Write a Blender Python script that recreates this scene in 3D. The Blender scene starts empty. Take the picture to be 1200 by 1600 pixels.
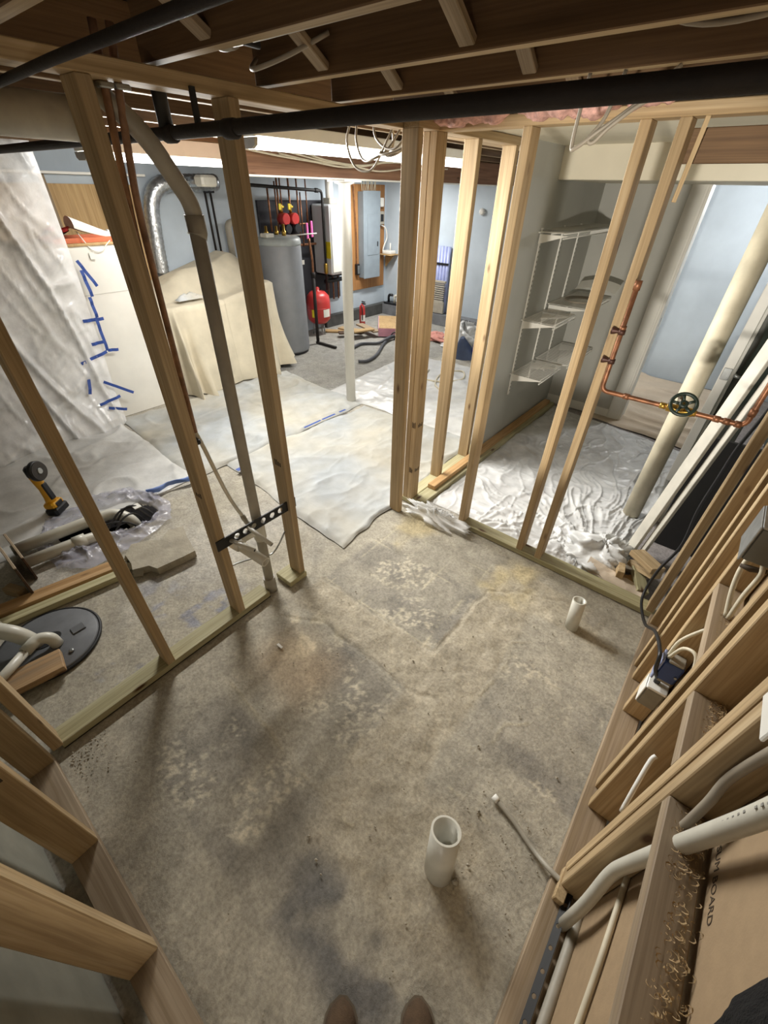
import bpy, math, random
import numpy as np
from mathutils import Vector, Matrix
random.seed(7)
S = bpy.context.scene
COL = S.collection
PI = math.pi
V = Vector

# ---------------------------------------------------------------- camera
def make_camera():
    f = 648.0
    down = V((-20, 831, f)).normalized()            # straight down, in the lens' own axes (x right, y down, z ahead)
    z = V((0, 0, 1))
    F = (z - down * down.z).normalized()
    R = down.cross(F)
    yaw = math.radians(51.6)
    yd = math.cos(yaw) * R + math.sin(yaw) * F
    xd = math.sin(yaw) * R - math.cos(yaw) * F
    up = -down
    cam = bpy.data.cameras.new('camera')
    cam.sensor_fit = 'VERTICAL'; cam.sensor_height = 32.0; cam.lens = 32.0 * f / 1600.0
    cam.clip_start = 0.02
    o = bpy.data.objects.new('camera', cam); COL.objects.link(o)
    o.matrix_world = Matrix(((xd.x, -xd.y, -xd.z, 0), (yd.x, -yd.y, -yd.z, 0), (up.x, -up.y, -up.z, 1.88), (0, 0, 0, 1)))
    S.camera = o
make_camera()

# ---------------------------------------------------------------- world, lamps, exposure
w = bpy.data.worlds.new('world'); S.world = w; w.use_nodes = True
w.node_tree.nodes['Background'].inputs[0].default_value = (1.0, 0.95, 0.88, 1)
w.node_tree.nodes['Background'].inputs[1].default_value = 0.38
S.view_settings.view_transform = 'Standard'; S.view_settings.look = 'None'
S.view_settings.exposure = 0.5; S.view_settings.gamma = 1.0
S.view_settings.use_curve_mapping = False

def lamp(name, kind, loc, energy, color, size=0.1, size_y=None, rot=(0, 0, 0)):
    l = bpy.data.lights.new(name, kind); l.energy = energy; l.color = color
    if kind == 'AREA':
        l.shape = 'RECTANGLE'; l.size = size; l.size_y = size_y or size
    else: l.shadow_soft_size = size
    o = bpy.data.objects.new(name, l); COL.objects.link(o); o.location = loc; o.rotation_euler = rot
    return o
TUBE = (1.0, 0.985, 0.945)
SIDE = math.radians(-64)                     # wrap-around lenses throw most of their light sideways
for nm, loc, e, sy, tilt, spr in (('tube_light_near', (-2.30, 2.30, 2.02), 24, 0.9, SIDE, 105), ('tube_light_near_rear', (-2.30, 3.55, 2.02), 8, 1.0, SIDE, 105),
                                  ('tube_light_near_left', (-2.50, 2.60, 2.02), 9, 1.7, math.radians(48), 80), ('tube_light_far', (-3.80, 2.15, 1.985), 62, 1.1, math.radians(-70), 140), ('tube_light_far_left', (-4.0, 2.15, 1.985), 5, 1.1, math.radians(60), 130)):
    o = lamp(nm, 'AREA', loc, e, TUBE, 0.10, sy, (0, tilt, 0)); o.data.spread = math.radians(spr)
lamp('tube_light_boiler', 'AREA', (-4.6, 5.6, 2.06), 40, TUBE, 0.12, 1.2)
lamp('hall_bulb', 'POINT', (-0.15, 5.45, 1.97), 27, (0.96, 0.97, 1.0), 0.06)
lamp('rear_fill', 'POINT', (0.27, -1.05, 1.0), 12, (1.0, 0.90, 0.76), 0.15)  # added unseen fill behind the camera, lifts the near frames
spot = lamp('bulkhead_fill', 'SPOT', (0.02, -1.5, 1.15), 390, (1.0, 0.94, 0.84), 0.06)   # added unseen fill spot behind the camera, brightens bulkhead and closet
spot.data.spot_size = math.radians(27); spot.data.spot_blend = 0.35
spot.rotation_euler = V((-.165, 1.0, .075)).to_track_quat('-Z', 'Y').to_euler()

# ---------------------------------------------------------------- noise
_rng = np.random.RandomState(3)
_PERM = _rng.rand(256, 256)
def vnoise(x, y):
    xi = np.floor(x).astype(int); yi = np.floor(y).astype(int)
    fx = x - xi; fy = y - yi
    fx = fx * fx * (3 - 2 * fx); fy = fy * fy * (3 - 2 * fy)
    a = _PERM[xi & 255, yi & 255]; b = _PERM[(xi + 1) & 255, yi & 255]
    c = _PERM[xi & 255, (yi + 1) & 255]; d = _PERM[(xi + 1) & 255, (yi + 1) & 255]
    return (a * (1 - fx) + b * fx) * (1 - fy) + (c * (1 - fx) + d * fx) * fy
def fbm(x, y, o=4):
    s = 0; a = .5; n = 0
    for i in range(o):
        s = s + a * vnoise(x * 2 ** i + 17.3 * i, y * 2 ** i + 9.1 * i); n += a; a *= .5
    return s / n
def ridges(x, y, p=5):
    return np.clip(1 - np.abs(2 * fbm(x, y, 2) - 1) * 2.4, 0, 1) ** p
def smooth(a, b, x):
    t = np.clip((x - a) / (b - a), 0, 1); return t * t * (3 - 2 * t)

# ---------------------------------------------------------------- mesh builder
class MB:
    def __init__(s): s.v = []; s.f = []; s.sm = []
    def add(s, vs, fs, smooth=False):
        b = len(s.v); s.v += [tuple(p) for p in vs]
        s.f += [tuple(i + b for i in f) for f in fs]; s.sm += [smooth] * len(fs)
        return s
    def box(s, x0, x1, y0, y1, z0, z1, c=0.0, M=None):
        x0, x1 = min(x0, x1), max(x0, x1); y0, y1 = min(y0, y1), max(y0, y1); z0, z1 = min(z0, z1), max(z0, z1)
        if c <= 0:
            P = [(x, y, z) for z in (z0, z1) for y in (y0, y1) for x in (x0, x1)]
            Fs = [(0, 2, 3, 1), (4, 5, 7, 6), (0, 1, 5, 4), (2, 6, 7, 3), (0, 4, 6, 2), (1, 3, 7, 5)]
        else:
            c = min(c, .45 * (x1 - x0), .45 * (y1 - y0), .45 * (z1 - z0))
            def ring(z, i):
                return [(x0 + c + i, y0 + i, z), (x1 - c - i, y0 + i, z), (x1 - i, y0 + c + i, z), (x1 - i, y1 - c - i, z),
                        (x1 - c - i, y1 - i, z), (x0 + c + i, y1 - i, z), (x0 + i, y1 - c - i, z), (x0 + i, y0 + c + i, z)]
            rs = [ring(z0, c * .7), ring(z0 + c, 0), ring(z1 - c, 0), ring(z1, c * .7)]
            P = [p for r in rs for p in r]; Fs = [tuple(range(7, -1, -1)), tuple(range(24, 32))]
            for k in range(3):
                for i in range(8):
                    j = (i + 1) % 8; Fs.append((k * 8 + i, k * 8 + j, k * 8 + 8 + j, k * 8 + 8 + i))
        if M is not None: P = [M @ V(p) for p in P]
        return s.add(P, Fs)
    def prism(s, pts, z0, z1, M=None):
        n = len(pts); P = [(p[0], p[1], z0) for p in pts] + [(p[0], p[1], z1) for p in pts]
        if M is not None: P = [M @ V(p) for p in P]
        return s.add(P, [tuple(range(n - 1, -1, -1)), tuple(range(n, 2 * n))] + [(i, (i + 1) % n, n + (i + 1) % n, n + i) for i in range(n)])
    def tube(s, path, r, n=12, caps=True, close=False):
        path = [V(p) for p in path]; m = len(path)
        rr = r if isinstance(r, (list, tuple)) else [r] * m
        P = []; prev = None
        for i, p in enumerate(path):
            if close: t = path[(i + 1) % m] - path[i - 1]
            else: t = path[min(i + 1, m - 1)] - path[max(i - 1, 0)]
            t.normalize()
            if prev is None:
                a = V((0, 0, 1)) if abs(t.z) < .9 else V((1, 0, 0))
                u = t.cross(a).normalized()
            else:
                u = prev - t * prev.dot(t)
                u = u.normalized() if u.length > 1e-6 else t.orthogonal().normalized()
            prev = u; v = t.cross(u)
            P += [p + (u * math.cos(2 * PI * k / n) + v * math.sin(2 * PI * k / n)) * rr[i] for k in range(n)]
        Fs = []
        for i in range(m if close else m - 1):
            j = (i + 1) % m
            for k in range(n):
                q = (k + 1) % n; Fs.append((i * n + k, i * n + q, j * n + q, j * n + k))
        s.add(P, Fs, True)
        if caps and not close:
            b = len(s.v) - len(P)
            s.f += [tuple(b + k for k in range(n - 1, -1, -1)), tuple(b + (m - 1) * n + k for k in range(n))]; s.sm += [False, False]
        return s
    def pipe(s, a, b, r, ri, n=24):
        """hollow straight pipe open at the end b"""
        a, b = V(a), V(b); t = (b - a).normalized(); u = t.orthogonal().normalized(); v = t.cross(u)
        def ring(p, r): return [p + (u * math.cos(2 * PI * k / n) + v * math.sin(2 * PI * k / n)) * r for k in range(n)]
        P = ring(a, r) + ring(b, r) + ring(b, ri) + ring(a + t * .01, ri)
        F1 = [(i, (i + 1) % n, n + (i + 1) % n, n + i) for i in range(n)]
        F2 = [(n + i, n + (i + 1) % n, 2 * n + (i + 1) % n, 2 * n + i) for i in range(n)]
        F3 = [(2 * n + i, 2 * n + (i + 1) % n, 3 * n + (i + 1) % n, 3 * n + i) for i in range(n)]
        b0 = len(s.v); s.add(P, F1, True)
        for Fq, sm in ((F2, False), (F3, True), ([tuple(3 * n + k for k in range(n)), tuple(range(n - 1, -1, -1))], False)):
            s.f += [tuple(i + b0 for i in f) for f in Fq]; s.sm += [sm] * len(Fq)
        return s
    def lathe(s, prof, n=24, M=None, smooth=True):
        P = []
        for r, z in prof: P += [(r * math.cos(2 * PI * k / n), r * math.sin(2 * PI * k / n), z) for k in range(n)]
        if M is not None: P = [M @ V(p) for p in P]
        m = len(prof); Fs = [(i * n + k, i * n + (k + 1) % n, (i + 1) * n + (k + 1) % n, (i + 1) * n + k) for i in range(m - 1) for k in range(n)]
        s.add(P, Fs, smooth); b = len(s.v) - len(P)
        s.f += [tuple(b + k for k in range(n - 1, -1, -1)), tuple(b + (m - 1) * n + k for k in range(n))]; s.sm += [False, False]
        return s
    def grid(s, nx, ny, fn, smooth=True, two=False):
        u, v = np.meshgrid(np.linspace(0, 1, nx), np.linspace(0, 1, ny))
        X, Y, Z = fn(u, v); P = np.stack([X, Y, Z], -1).reshape(-1, 3)
        Fs = [(j * nx + i, j * nx + i + 1, (j + 1) * nx + i + 1, (j + 1) * nx + i) for j in range(ny - 1) for i in range(nx - 1)]
        return s.add(P.tolist(), Fs, smooth)

def cat(pts, k=6):
    """smooth curve through points"""
    P = [V(p) for p in pts]; P = [P[0] * 2 - P[1]] + P + [P[-1] * 2 - P[-2]]; out = []
    for i in range(1, len(P) - 2):
        a, b, c, d = P[i - 1:i + 3]
        for j in range(k):
            t = j / k
            out.append(.5 * ((2 * b) + (c - a) * t + (2 * a - 5 * b + 4 * c - d) * t * t + (3 * b - a - 3 * c + d) * t ** 3))
    return out + [P[-2]]
def bend(pts, r=0.04, k=5):
    """straight runs with rounded corners"""
    P = [V(p) for p in pts]; out = [P[0]]
    for i in range(1, len(P) - 1):
        a = (P[i - 1] - P[i]); b = (P[i + 1] - P[i]); q = min(r, a.length * .45, b.length * .45)
        s, e = P[i] + a.normalized() * q, P[i] + b.normalized() * q
        for j in range(k + 1):
            t = j / k; out.append(s * (1 - t) ** 2 + P[i] * 2 * t * (1 - t) + e * t * t)
    return out + [P[-1]]

W = {}
def link(name, data, M, parent):
    o = bpy.data.objects.new(name, data); COL.objects.link(o); W[o.name] = M
    if parent is not None:
        o.parent = parent; o.matrix_basis = W[parent.name].inverted() @ M
    else: o.matrix_basis = M
    return o
def tags(o, label=None, cat=None, group=None, kind=None):
    if label: o['label'] = label
    if cat: o['category'] = cat
    if group: o['group'] = group
    if kind: o['kind'] = kind
    return o
def root(name, loc, label, cat, group=None, kind=None):
    return tags(link(name, None, Matrix.Translation(V(loc)), None), label, cat, group, kind)
def mesh(mb, mat, M):
    Mi = M.inverted(); me = bpy.data.meshes.new('m')
    me.from_pydata([tuple(Mi @ V(p)) for p in mb.v], [], mb.f)
    me.polygons.foreach_set('use_smooth', mb.sm)
    if mat: me.materials.append(mat)
    me.update(); return me
def obj(name, mb, mat, parent=None, label=None, cat=None, group=None, kind=None, loc=None):
    if loc is None:
        A = np.array([tuple(p) for p in mb.v]); lo, hi = A.min(0), A.max(0)
        loc = ((lo[0] + hi[0]) / 2, (lo[1] + hi[1]) / 2, lo[2])
    M = Matrix.Translation(V(loc)); o = link(name, mesh(mb, mat, M), M, parent); o.data.name = name
    return tags(o, label, cat, group, kind)
def lumber(name, p0, p1, w, d, up, mat, parent=None, c=0.0025, **k):
    """a sawn board from p0 to p1 (centre line); w along `up` x length, d along `up`; its own Z runs with the grain"""
    p0, p1 = V(p0), V(p1); z = (p1 - p0); L = z.length; z.normalize()
    y = V(up); y = (y - z * y.dot(z)).normalized(); x = y.cross(z)
    M = Matrix((x, y, z)).transposed().to_4x4(); M.translation = p0
    mb = MB().box(-w / 2, w / 2, -d / 2, d / 2, 0, L, c)
    me = bpy.data.meshes.new(name); me.from_pydata(mb.v, [], mb.f); me.materials.append(mat); me.update()
    return tags(link(name, me, M, parent), **k)
def stud(x0, x1, y0, y1, z0, z1, mat, parent, name='stud', **k):
    return lumber(name, ((x0 + x1) / 2, (y0 + y1) / 2, z0), ((x0 + x1) / 2, (y0 + y1) / 2, z1), abs(x1 - x0), abs(y1 - y0), (0, 1, 0), mat, parent, **k)
def platex(x0, x1, y0, y1, z0, z1, mat, parent, name='bottom_plate', **k):
    return lumber(name, (x0, (y0 + y1) / 2, (z0 + z1) / 2), (x1, (y0 + y1) / 2, (z0 + z1) / 2), abs(y1 - y0), abs(z1 - z0), (0, 0, 1), mat, parent, **k)
def platey(x0, x1, y0, y1, z0, z1, mat, parent, name='bottom_plate', **k):
    return lumber(name, ((x0 + x1) / 2, y0, (z0 + z1) / 2), ((x0 + x1) / 2, y1, (z0 + z1) / 2), abs(x1 - x0), abs(z1 - z0), (0, 0, 1), mat, parent, **k)

# ---------------------------------------------------------------- materials
def srgb(c):
    c = [int(c[i:i + 2], 16) / 255 for i in (0, 2, 4)]
    return tuple((v / 12.92 if v <= .04045 else ((v + .055) / 1.055) ** 2.4) for v in c) + (1,)
class N:
    def __init__(s, name):
        s.m = bpy.data.materials.new(name); s.m.use_nodes = True; s.t = s.m.node_tree; s.b = s.t.nodes['Principled BSDF']; s.o = s.t.nodes['Material Output']
    def n(s, t, **k):
        x = s.t.nodes.new(t)
        for a, v in k.items(): setattr(x, a, v)
        return x
    def l(s, a, b): s.t.links.new(a, b)
    def coords(s, scale, rand=True):
        tc = s.n('ShaderNodeTexCoord'); mp = s.n('ShaderNodeMapping'); mp.inputs['Scale'].default_value = scale
        if rand:
            oi = s.n('ShaderNodeObjectInfo'); mu = s.n('ShaderNodeMath', operation='MULTIPLY'); mu.inputs[1].default_value = 37.0
            s.l(oi.outputs['Random'], mu.inputs[0]); ad = s.n('ShaderNodeVectorMath', operation='ADD')
            s.l(tc.outputs['Object'], ad.inputs[0]); s.l(mu.outputs[0], ad.inputs[1]); s.l(ad.outputs[0], mp.inputs[0])
        else: s.l(tc.outputs['Object'], mp.inputs[0])
        return mp.outputs[0]
    def noise(s, vec, scale=1, detail=4, rough=.55, dist=0):
        x = s.n('ShaderNodeTexNoise'); x.inputs['Scale'].default_value = scale; x.inputs['Detail'].default_value = detail
        x.inputs['Roughness'].default_value = rough; x.inputs['Distortion'].default_value = dist; s.l(vec, x.inputs['Vector']); return x.outputs[0]
    def ramp(s, fac, stops):
        x = s.n('ShaderNodeValToRGB'); e = x.color_ramp.elements
        while len(e) < len(stops): e.new(.5)
        for q, (p, c) in zip(e, stops): q.position = p; q.color = c if not isinstance(c, str) else srgb(c)
        s.l(fac, x.inputs[0]); return x.outputs[0]
    def mix(s, a, b, fac, mode='MIX'):
        x = s.n('ShaderNodeMix', data_type='RGBA', blend_type=mode)
        for sock, v in ((x.inputs[0], fac), (x.inputs[6], a), (x.inputs[7], b)):
            if hasattr(v, 'links') or hasattr(v, 'is_linked'): s.l(v, sock)
            else: sock.default_value = v
        return x.outputs[2]
    def bump(s, h, strength=.3, dist=.01):
        x = s.n('ShaderNodeBump'); x.inputs['Strength'].default_value = strength; x.inputs['Distance'].default_value = dist
        s.l(h, x.inputs['Height']); s.l(x.outputs[0], s.b.inputs['Normal'])
    def done(s, color, rough=.6, metal=0):
        if hasattr(color, 'is_linked'): s.l(color, s.b.inputs['Base Color'])
        else: s.b.inputs['Base Color'].default_value = srgb(color) if isinstance(color, str) else color
        s.b.inputs['Roughness'].default_value = rough; s.b.inputs['Metallic'].default_value = metal
        return s.m
def wood(name, lo, mid, hi, knots=True, var=.16):
    k = N(name); v = k.coords((26, 26, .9)); g = k.noise(v, 1.0, 5, .6, .6)
    col = k.ramp(g, [(.28, lo), (.5, mid), (.75, hi)])
    v2 = k.coords((150, 150, 3)); f = k.noise(v2, 1, 2)
    col = k.mix(col, k.ramp(f, [(.35, (.55, .5, .45, 1)), (.6, (1, 1, 1, 1))]), .45, 'MULTIPLY')
    v4 = k.coords((3, 3, 1.3)); big = k.noise(v4, 1, 3)
    col = k.mix(col, k.ramp(big, [(.35, (.72, .68, .62, 1)), (.65, (1.05, 1.03, 1, 1))]), .7, 'MULTIPLY')
    if knots:
        vo = k.n('ShaderNodeTexVoronoi'); vo.inputs['Scale'].default_value = 1; k.l(k.coords((9, 9, 3.2)), vo.inputs['Vector'])
        kn = k.ramp(vo.outputs['Distance'], [(.05, (1, 1, 1, 1)), (.13, (0, 0, 0, 1))])
        col = k.mix(col, srgb('5a3c22'), kn)
    oi = k.n('ShaderNodeObjectInfo'); hs = k.n('ShaderNodeHueSaturation')
    mr = k.n('ShaderNodeMapRange'); mr.inputs[3].default_value = 1 - var; mr.inputs[4].default_value = 1 + var * .6
    k.l(oi.outputs['Random'], mr.inputs[0]); k.l(mr.outputs[0], hs.inputs['Value']); k.l(col, hs.inputs['Color'])
    k.bump(g, .12, .004); return k.done(hs.outputs[0], .72)
def plain(name, c, rough=.5, metal=0, mottled=.12, scale=9, bump=0.0, bscale=60):
    k = N(name); nz = k.noise(k.coords((scale,) * 3), 1, 4)
    lo, hi = 1 - mottled * 1.6, 1 + mottled * .6
    col = k.mix(srgb(c), k.ramp(nz, [(.3, (lo, lo, lo, 1)), (.7, (hi, hi, hi, 1))]), 1.0, 'MULTIPLY')
    if bump: k.bump(k.noise(k.coords((bscale,) * 3), 1, 3), bump, .006)
    return k.done(col, rough, metal)
def film(name, c, opac, rough=.28, bump=.3):
    k = N(name); k.done(c, rough)
    nz = k.noise(k.coords((5, 5, 5), False), 1, 4)
    k.bump(k.noise(k.coords((22, 22, 22), False), 1, 3), bump, .01)
    tr = k.n('ShaderNodeBsdfTransparent'); mx = k.n('ShaderNodeMixShader')
    mr = k.n('ShaderNodeMapRange'); mr.inputs[1].default_value = .25; mr.inputs[2].default_value = .75
    mr.inputs[3].default_value = max(0, opac - .2); mr.inputs[4].default_value = min(1, opac + .2)
    k.l(nz, mr.inputs[0]); k.l(mr.outputs[0], mx.inputs[0]); k.l(tr.outputs[0], mx.inputs[1]); k.l(k.b.outputs[0], mx.inputs[2]); k.l(mx.outputs[0], k.o.inputs[0])
    return k.m
def glow(name, c, e):
    k = N(name); k.b.inputs['Emission Color'].default_value = c; k.b.inputs['Emission Strength'].default_value = e
    return k.done(c, .4)

PINE = wood('pine', 'a38c67', 'baa27c', 'ccb896')
PINE_ORANGE = wood('orange_pine', 'a8814f', 'c09a68', 'd4b284')
PINE_GREEN = wood('treated_pine', 'a09a72', 'b8b28c', 'c9c4a4')
PINE_DUSTY = wood('dusty_pine', '8d7a5c', 'a4927a', 'b5a58d', False)
JOIST = wood('old_joist', '5c452e', '6f5539', '826646', False)
BEAM = wood('old_beam', '7a563f', '906a50', 'a07a5e', True)
PLY = wood('plywood', 'a88a5e', 'bd9f70', 'c8ad80', True, .06)
DARKWOOD = wood('dark_board', '3a2a1c', '4e3a28', '5f4934', False)
CONC_W = plain('foundation_concrete', '8b8a7e', .85, 0, .22, 3, .5, 18)
BLUEWALL = plain('pale_blue_paint', 'b9c4cd', .7, 0, .08, 2.5, .35, 12)
GREYWALL = plain('grey_white_paint', 'b4b3ab', .7, 0, .06, 2, .1, 40)
CREAM = plain('cream_paint', 'ddd6c2', .65, 0, .05, 3, .1, 30)
WHITE = plain('white_paint', 'e4e2da', .45, 0, .05, 4, .05, 30)
PAPER = plain('drywall_paper', '9d8668', .85, 0, .06, 30, .08, 200)
PVC = plain('white_pvc', 'cfccbf', .35, 0, .06, 12)
PVC_OLD = plain('grey_dusty_pvc', 'a19b8d', .5, 0, .1, 14)
PEX = plain('pex_tube', 'c9c6ba', .4, 0, .06, 20)
IRON = plain('black_iron', '211a16', .75, 0, .25, 14, .2, 80)
BLACK = plain('black_plastic', '17171a', .45, 0, .1)
BLACKM = plain('black_painted_metal', '191817', .6, 0, .2)
COPPER = plain('copper', '96674a', .48, .65, .35, 22)
COPPER_AGED = plain('aged_copper', '97755c', .55, .45, .3, 22)
BRASS = plain('brass', 'bd9a4a', .35, .9, .15)
STEEL = plain('galvanised_steel', 'a5a7a6', .38, .85, .15, 25)
FOIL = plain('foil_duct', 'c4c8cb', .28, .8, .25, 30, .7, 40)
PANELG = plain('grey_enamel', '8d98a0', .45, .1, .06)
TANKG = plain('tank_grey', '83868a', .5, .1, .06)
RED = plain('red_enamel', 'c33a38', .35, 0, .08)
YEL = plain('tool_yellow', 'e0a51e', .45, 0, .06)
BRIGHTYEL = plain('yellow_label', 'ecd52a', .5)
PINKM = plain('pink_plastic', 'ea6fb4', .5)
BLUETAPE = plain('blue_tape', '2f4f9e', .6, 0, .1)
BLUEBOX = plain('blue_box_plastic', '36508c', .45)
PURPLE = plain('purple_plastic', '4b3596', .4)
NAVY = plain('navy_plastic', '3c4a68', .5)
GREENM = plain('dark_green', '3f4a42', .5, 0, .25)
CABLE = plain('cream_cable', 'cfc6ae', .5)
CABLE_GR = plain('grey_cable', '9a9080', .5)
CANVAS = plain('canvas_cloth', 'c9c0aa', .9, 0, .1, 5, .3, 240)
def _dropcloth():
    k = N('white_dropcloth'); n = k.noise(k.coords((1.1, 1.1, 1.1), False), 1, 3)
    c = k.ramp(n, [(.36, 'bfbaac'), (.64, 'b0b5b9')]); m = k.noise(k.coords((7, 7, 7), False), 1, 4)
    c = k.mix(c, k.ramp(m, [(.3, (.85, .84, .81, 1)), (.7, (1.06, 1.06, 1.05, 1))]), 1.0, 'MULTIPLY')
    k.bump(k.noise(k.coords((90, 90, 90), False), 1, 3), .2, .006); return k.done(c, .8)
CANVAS_W = _dropcloth()
CANVAS_H = plain('hall_dropcloth', 'c9b9a4', .9, 0, .08, 5, .3, 200)
FILM = film('clear_plastic_film', (.86, .86, .84, 1), .62)
FILM_W = film('milky_plastic_film', (.74, .74, .72, 1), .88, .3)
FILM_C = film('hanging_plastic_film', (.92, .93, .94, 1), .72, .18)
FILM_P = film('pit_plastic_film', (.50, .50, .60, 1), .42, .2)
SLAB = plain('slab_concrete', 'a59d8b', .85, 0, .18, 8, .8, 40)
LID = plain('sump_lid', '65676a', .55, 0, .15, 10)
RUBBER = plain('dark_rubber', '0f0f10', .6)
PINKINS = plain('pink_insulation', 'd9aba0', .95, 0, .25, 40, 1.0, 60)
SUEDE = plain('brown_suede', '5c4936', .95, 0, .2, 30, .4, 300)
SOLE = plain('shoe_sole', '6f6352', .8)
FLEECE = plain('black_fleece', '0e0e10', 1.0, 0, .3, 60, 1.0, 260)
TUBEGLOW = glow('lit_diffuser', (1, .98, .93, 1), 6.0)
BULBGLOW = glow('lit_bulb', (1, .98, .95, 1), 14.0)
INK = plain('ink', '4a3d2d', .8)
MIRROR = plain('grey_door_face', '55574f', .5, 0, .15)
PIT = plain('pit_soil', '14120f', 1, 0, .3)

# ================================================================ FLOOR
PITPOLY = [(-3.05, .52), (-3.0, .74), (-2.84, .84), (-2.72, .82), (-2.67, .75), (-2.72, .62), (-2.80, .46), (-2.87, .27), (-2.97, .24)]
def inpoly(x, y, poly):
    r = np.zeros(x.shape, bool); n = len(poly)
    for i in range(n):
        (x0, y0), (x1, y1) = poly[i], poly[(i + 1) % n]
        c = ((y0 > y) != (y1 > y)) & (x < (x1 - x0) * (y - y0) / (y1 - y0 + 1e-9) + x0); r ^= c
    return r
def segd(x, y, pts):
    d = np.full(x.shape, 9.0)
    for (x0, y0), (x1, y1) in zip(pts, pts[1:]):
        t = np.clip(((x - x0) * (x1 - x0) + (y - y0) * (y1 - y0)) / ((x1 - x0) ** 2 + (y1 - y0) ** 2 + 1e-9), 0, 1)
        d = np.minimum(d, np.hypot(x - x0 - t * (x1 - x0), y - y0 - t * (y1 - y0)))
    return d
def lin(h): return np.array(srgb(h)[:3])
def floor_look(X, Y):
    """true colour of the concrete (patches, old tile squares, stains) and its relief"""
    wx = X + .035 * (fbm(X * 9, Y * 9, 3) - .5); wy = Y + .035 * (fbm(X * 9 + 40, Y * 9 + 7, 3) - .5)
    n1 = fbm(X * 3.1, Y * 3.1, 5)[..., None]; n2 = fbm(X * 14 + 5, Y * 14, 4)[..., None]; n3 = fbm(X * 55, Y * 55 + 3, 3)
    base = lin('9d9788') * (1 - n1) + lin('b9b2a1') * n1
    c = base * (.8 + .4 * n2)
    z = (n3 - .5) * .0012
    def lay(mask, col, a=1.0):
        nonlocal c
        m = (mask * a)[..., None]; c = c * (1 - m) + np.asarray(col) * (.75 + .5 * n2) * m
    def rect(x0, x1, y0, y1, s=.02):
        return smooth(-s, s, wx - x0) * smooth(-s, s, x1 - wx) * smooth(-s, s, wy - y0) * smooth(-s, s, y1 - wy)
    bath = rect(-1.5, .27, -.3, 2.15, .04)
    # slab with the old floor tiles' ghosts, in 9 inch squares
    old = rect(-1.36, -.56, 1.15, 1.64) + rect(-.24, .26, .88, 1.42) + rect(-1.2, -.4, -.05, .33) + rect(-1.0, -.52, .5, .92, .05)
    old = np.clip(old, 0, 1)
    tile = np.sin(np.floor((X + 1.32) / .2286) * 12.9 + np.floor((Y - 1.16) / .2286) * 78.2) * 43758.5
    tile = tile - np.floor(tile)
    speck = smooth(.52, .60, fbm(X * 62, Y * 62, 3))
    blot = smooth(.42, .60, fbm(X * 5.5 + 11, Y * 5.5, 3))
    lay(old * (.35 + .4 * tile) * (.35 + .65 * blot), lin('6d6a66'), .92)
    lay(old * speck * smooth(.45, .6, fbm(X * 7, Y * 7 + 9, 3)), lin('cfc6b0'), .75)
    gx = np.abs((X + 1.31) / .2286 - np.round((X + 1.31) / .2286)) * .2286; gy = np.abs((Y - 1.61) / .2286 - np.round((Y - 1.61) / .2286)) * .2286
    gl = np.maximum(smooth(.008, .002, gx), smooth(.008, .002, gy)) * smooth(.42, .55, fbm(X * 6 + 3, Y * 6, 3))
    lay(gl * rect(-1.36, -.52, 1.13, 1.9) * .8, lin('c4bba2'), .8)
    # filled pipe trenches
    tr = np.clip(rect(-1.38, -.5, .92, 1.14) + rect(-.56, -.27, .34, 1.97) + rect(-.6, .06, 1.72, 1.97) + rect(-.52, .08, .2, .62, .05), 0, 1) * bath
    lay(tr, lin('afa590'), .75)
    z += tr * (fbm(X * 13, Y * 13, 5) - .45) * .020
    z -= smooth(.012, .0, np.minimum(segd(wx, wy, [(-1.37, 1.14), (-.55, 1.15), (-.55, 1.7), (-.42, 1.8), (-.18, 1.92), (.05, 1.94)]), segd(wx, wy, [(-1.34, .80), (-1.14, .91), (-.5, .91), (-.42, .95)]))) * .006
    for ln, hgt in (([(-1.23, .39), (-1.0, .36), (-.7, .34), (-.39, .33)], .007), ([(-.32, .64), (-.30, .88), (-.26, 1.16), (-.25, 1.36), (-.27, 1.47), (-.2, 1.54), (-.07, 1.65)], .007), ([(-.12, .94), (-.11, 1.05), (-.04, 1.12)], .005), ([(-.17, .67), (.01, .67)], .004), ([(-.39, -.11), (-.24, -.12)], -.003), ([(-.2, 1.38), (.02, 1.37)], .003)):
        d = segd(wx, wy, ln); m = smooth(.010, .001, d); z += m * hgt * .6 * smooth(.3, .6, fbm(X * 8, Y * 8 + 4, 3))
        lay(m * smooth(.35, .6, fbm(X * 8, Y * 8 + 4, 3)), lin('c2b79a'), .4)
    lay(rect(-1.35, -.33, 1.62, 2.1, .08) * smooth(.4, .65, fbm(X * 4, Y * 4 + 2, 4)), lin('c7b78c'), .7)
    lay(rect(-1.29, -.98, .66, .93, .06) * smooth(.45, .6, fbm(X * 12, Y * 12, 4)), lin('d0c6ad'), .8)
    lay(rect(-1.25, -.85, .5, .8, .1), lin('b5966b'), .4)
    lay(rect(-.03, .05, 1.83, 1.97, .03), lin('77736b'), .55)
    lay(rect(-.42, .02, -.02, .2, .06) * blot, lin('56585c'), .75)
    # main room: paint smears in blue, grey slab
    out = 1 - bath
    lay(out * smooth(.56, .68, fbm(X * 16 + 2, Y * 13, 4)) * smooth(.4, .6, fbm(X * 4, Y * 4, 2)) * rect(-2.15, -1.55, .0, .75, .1), lin('7480a0'), .55)
    lay(out * smooth(.3, .7, fbm(X * 2.4, Y * 2.4 + 8, 4)), lin('b5b1a8'), .8)
    lay(out * rect(-5.6, -3.2, 3.0, 7, .1), lin('8b8d8e'), .55)
    lay(out * rect(-1.4, .7, 2.25, 6.5, .05), lin('837c80'), .7)
    z = z - .004
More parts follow.
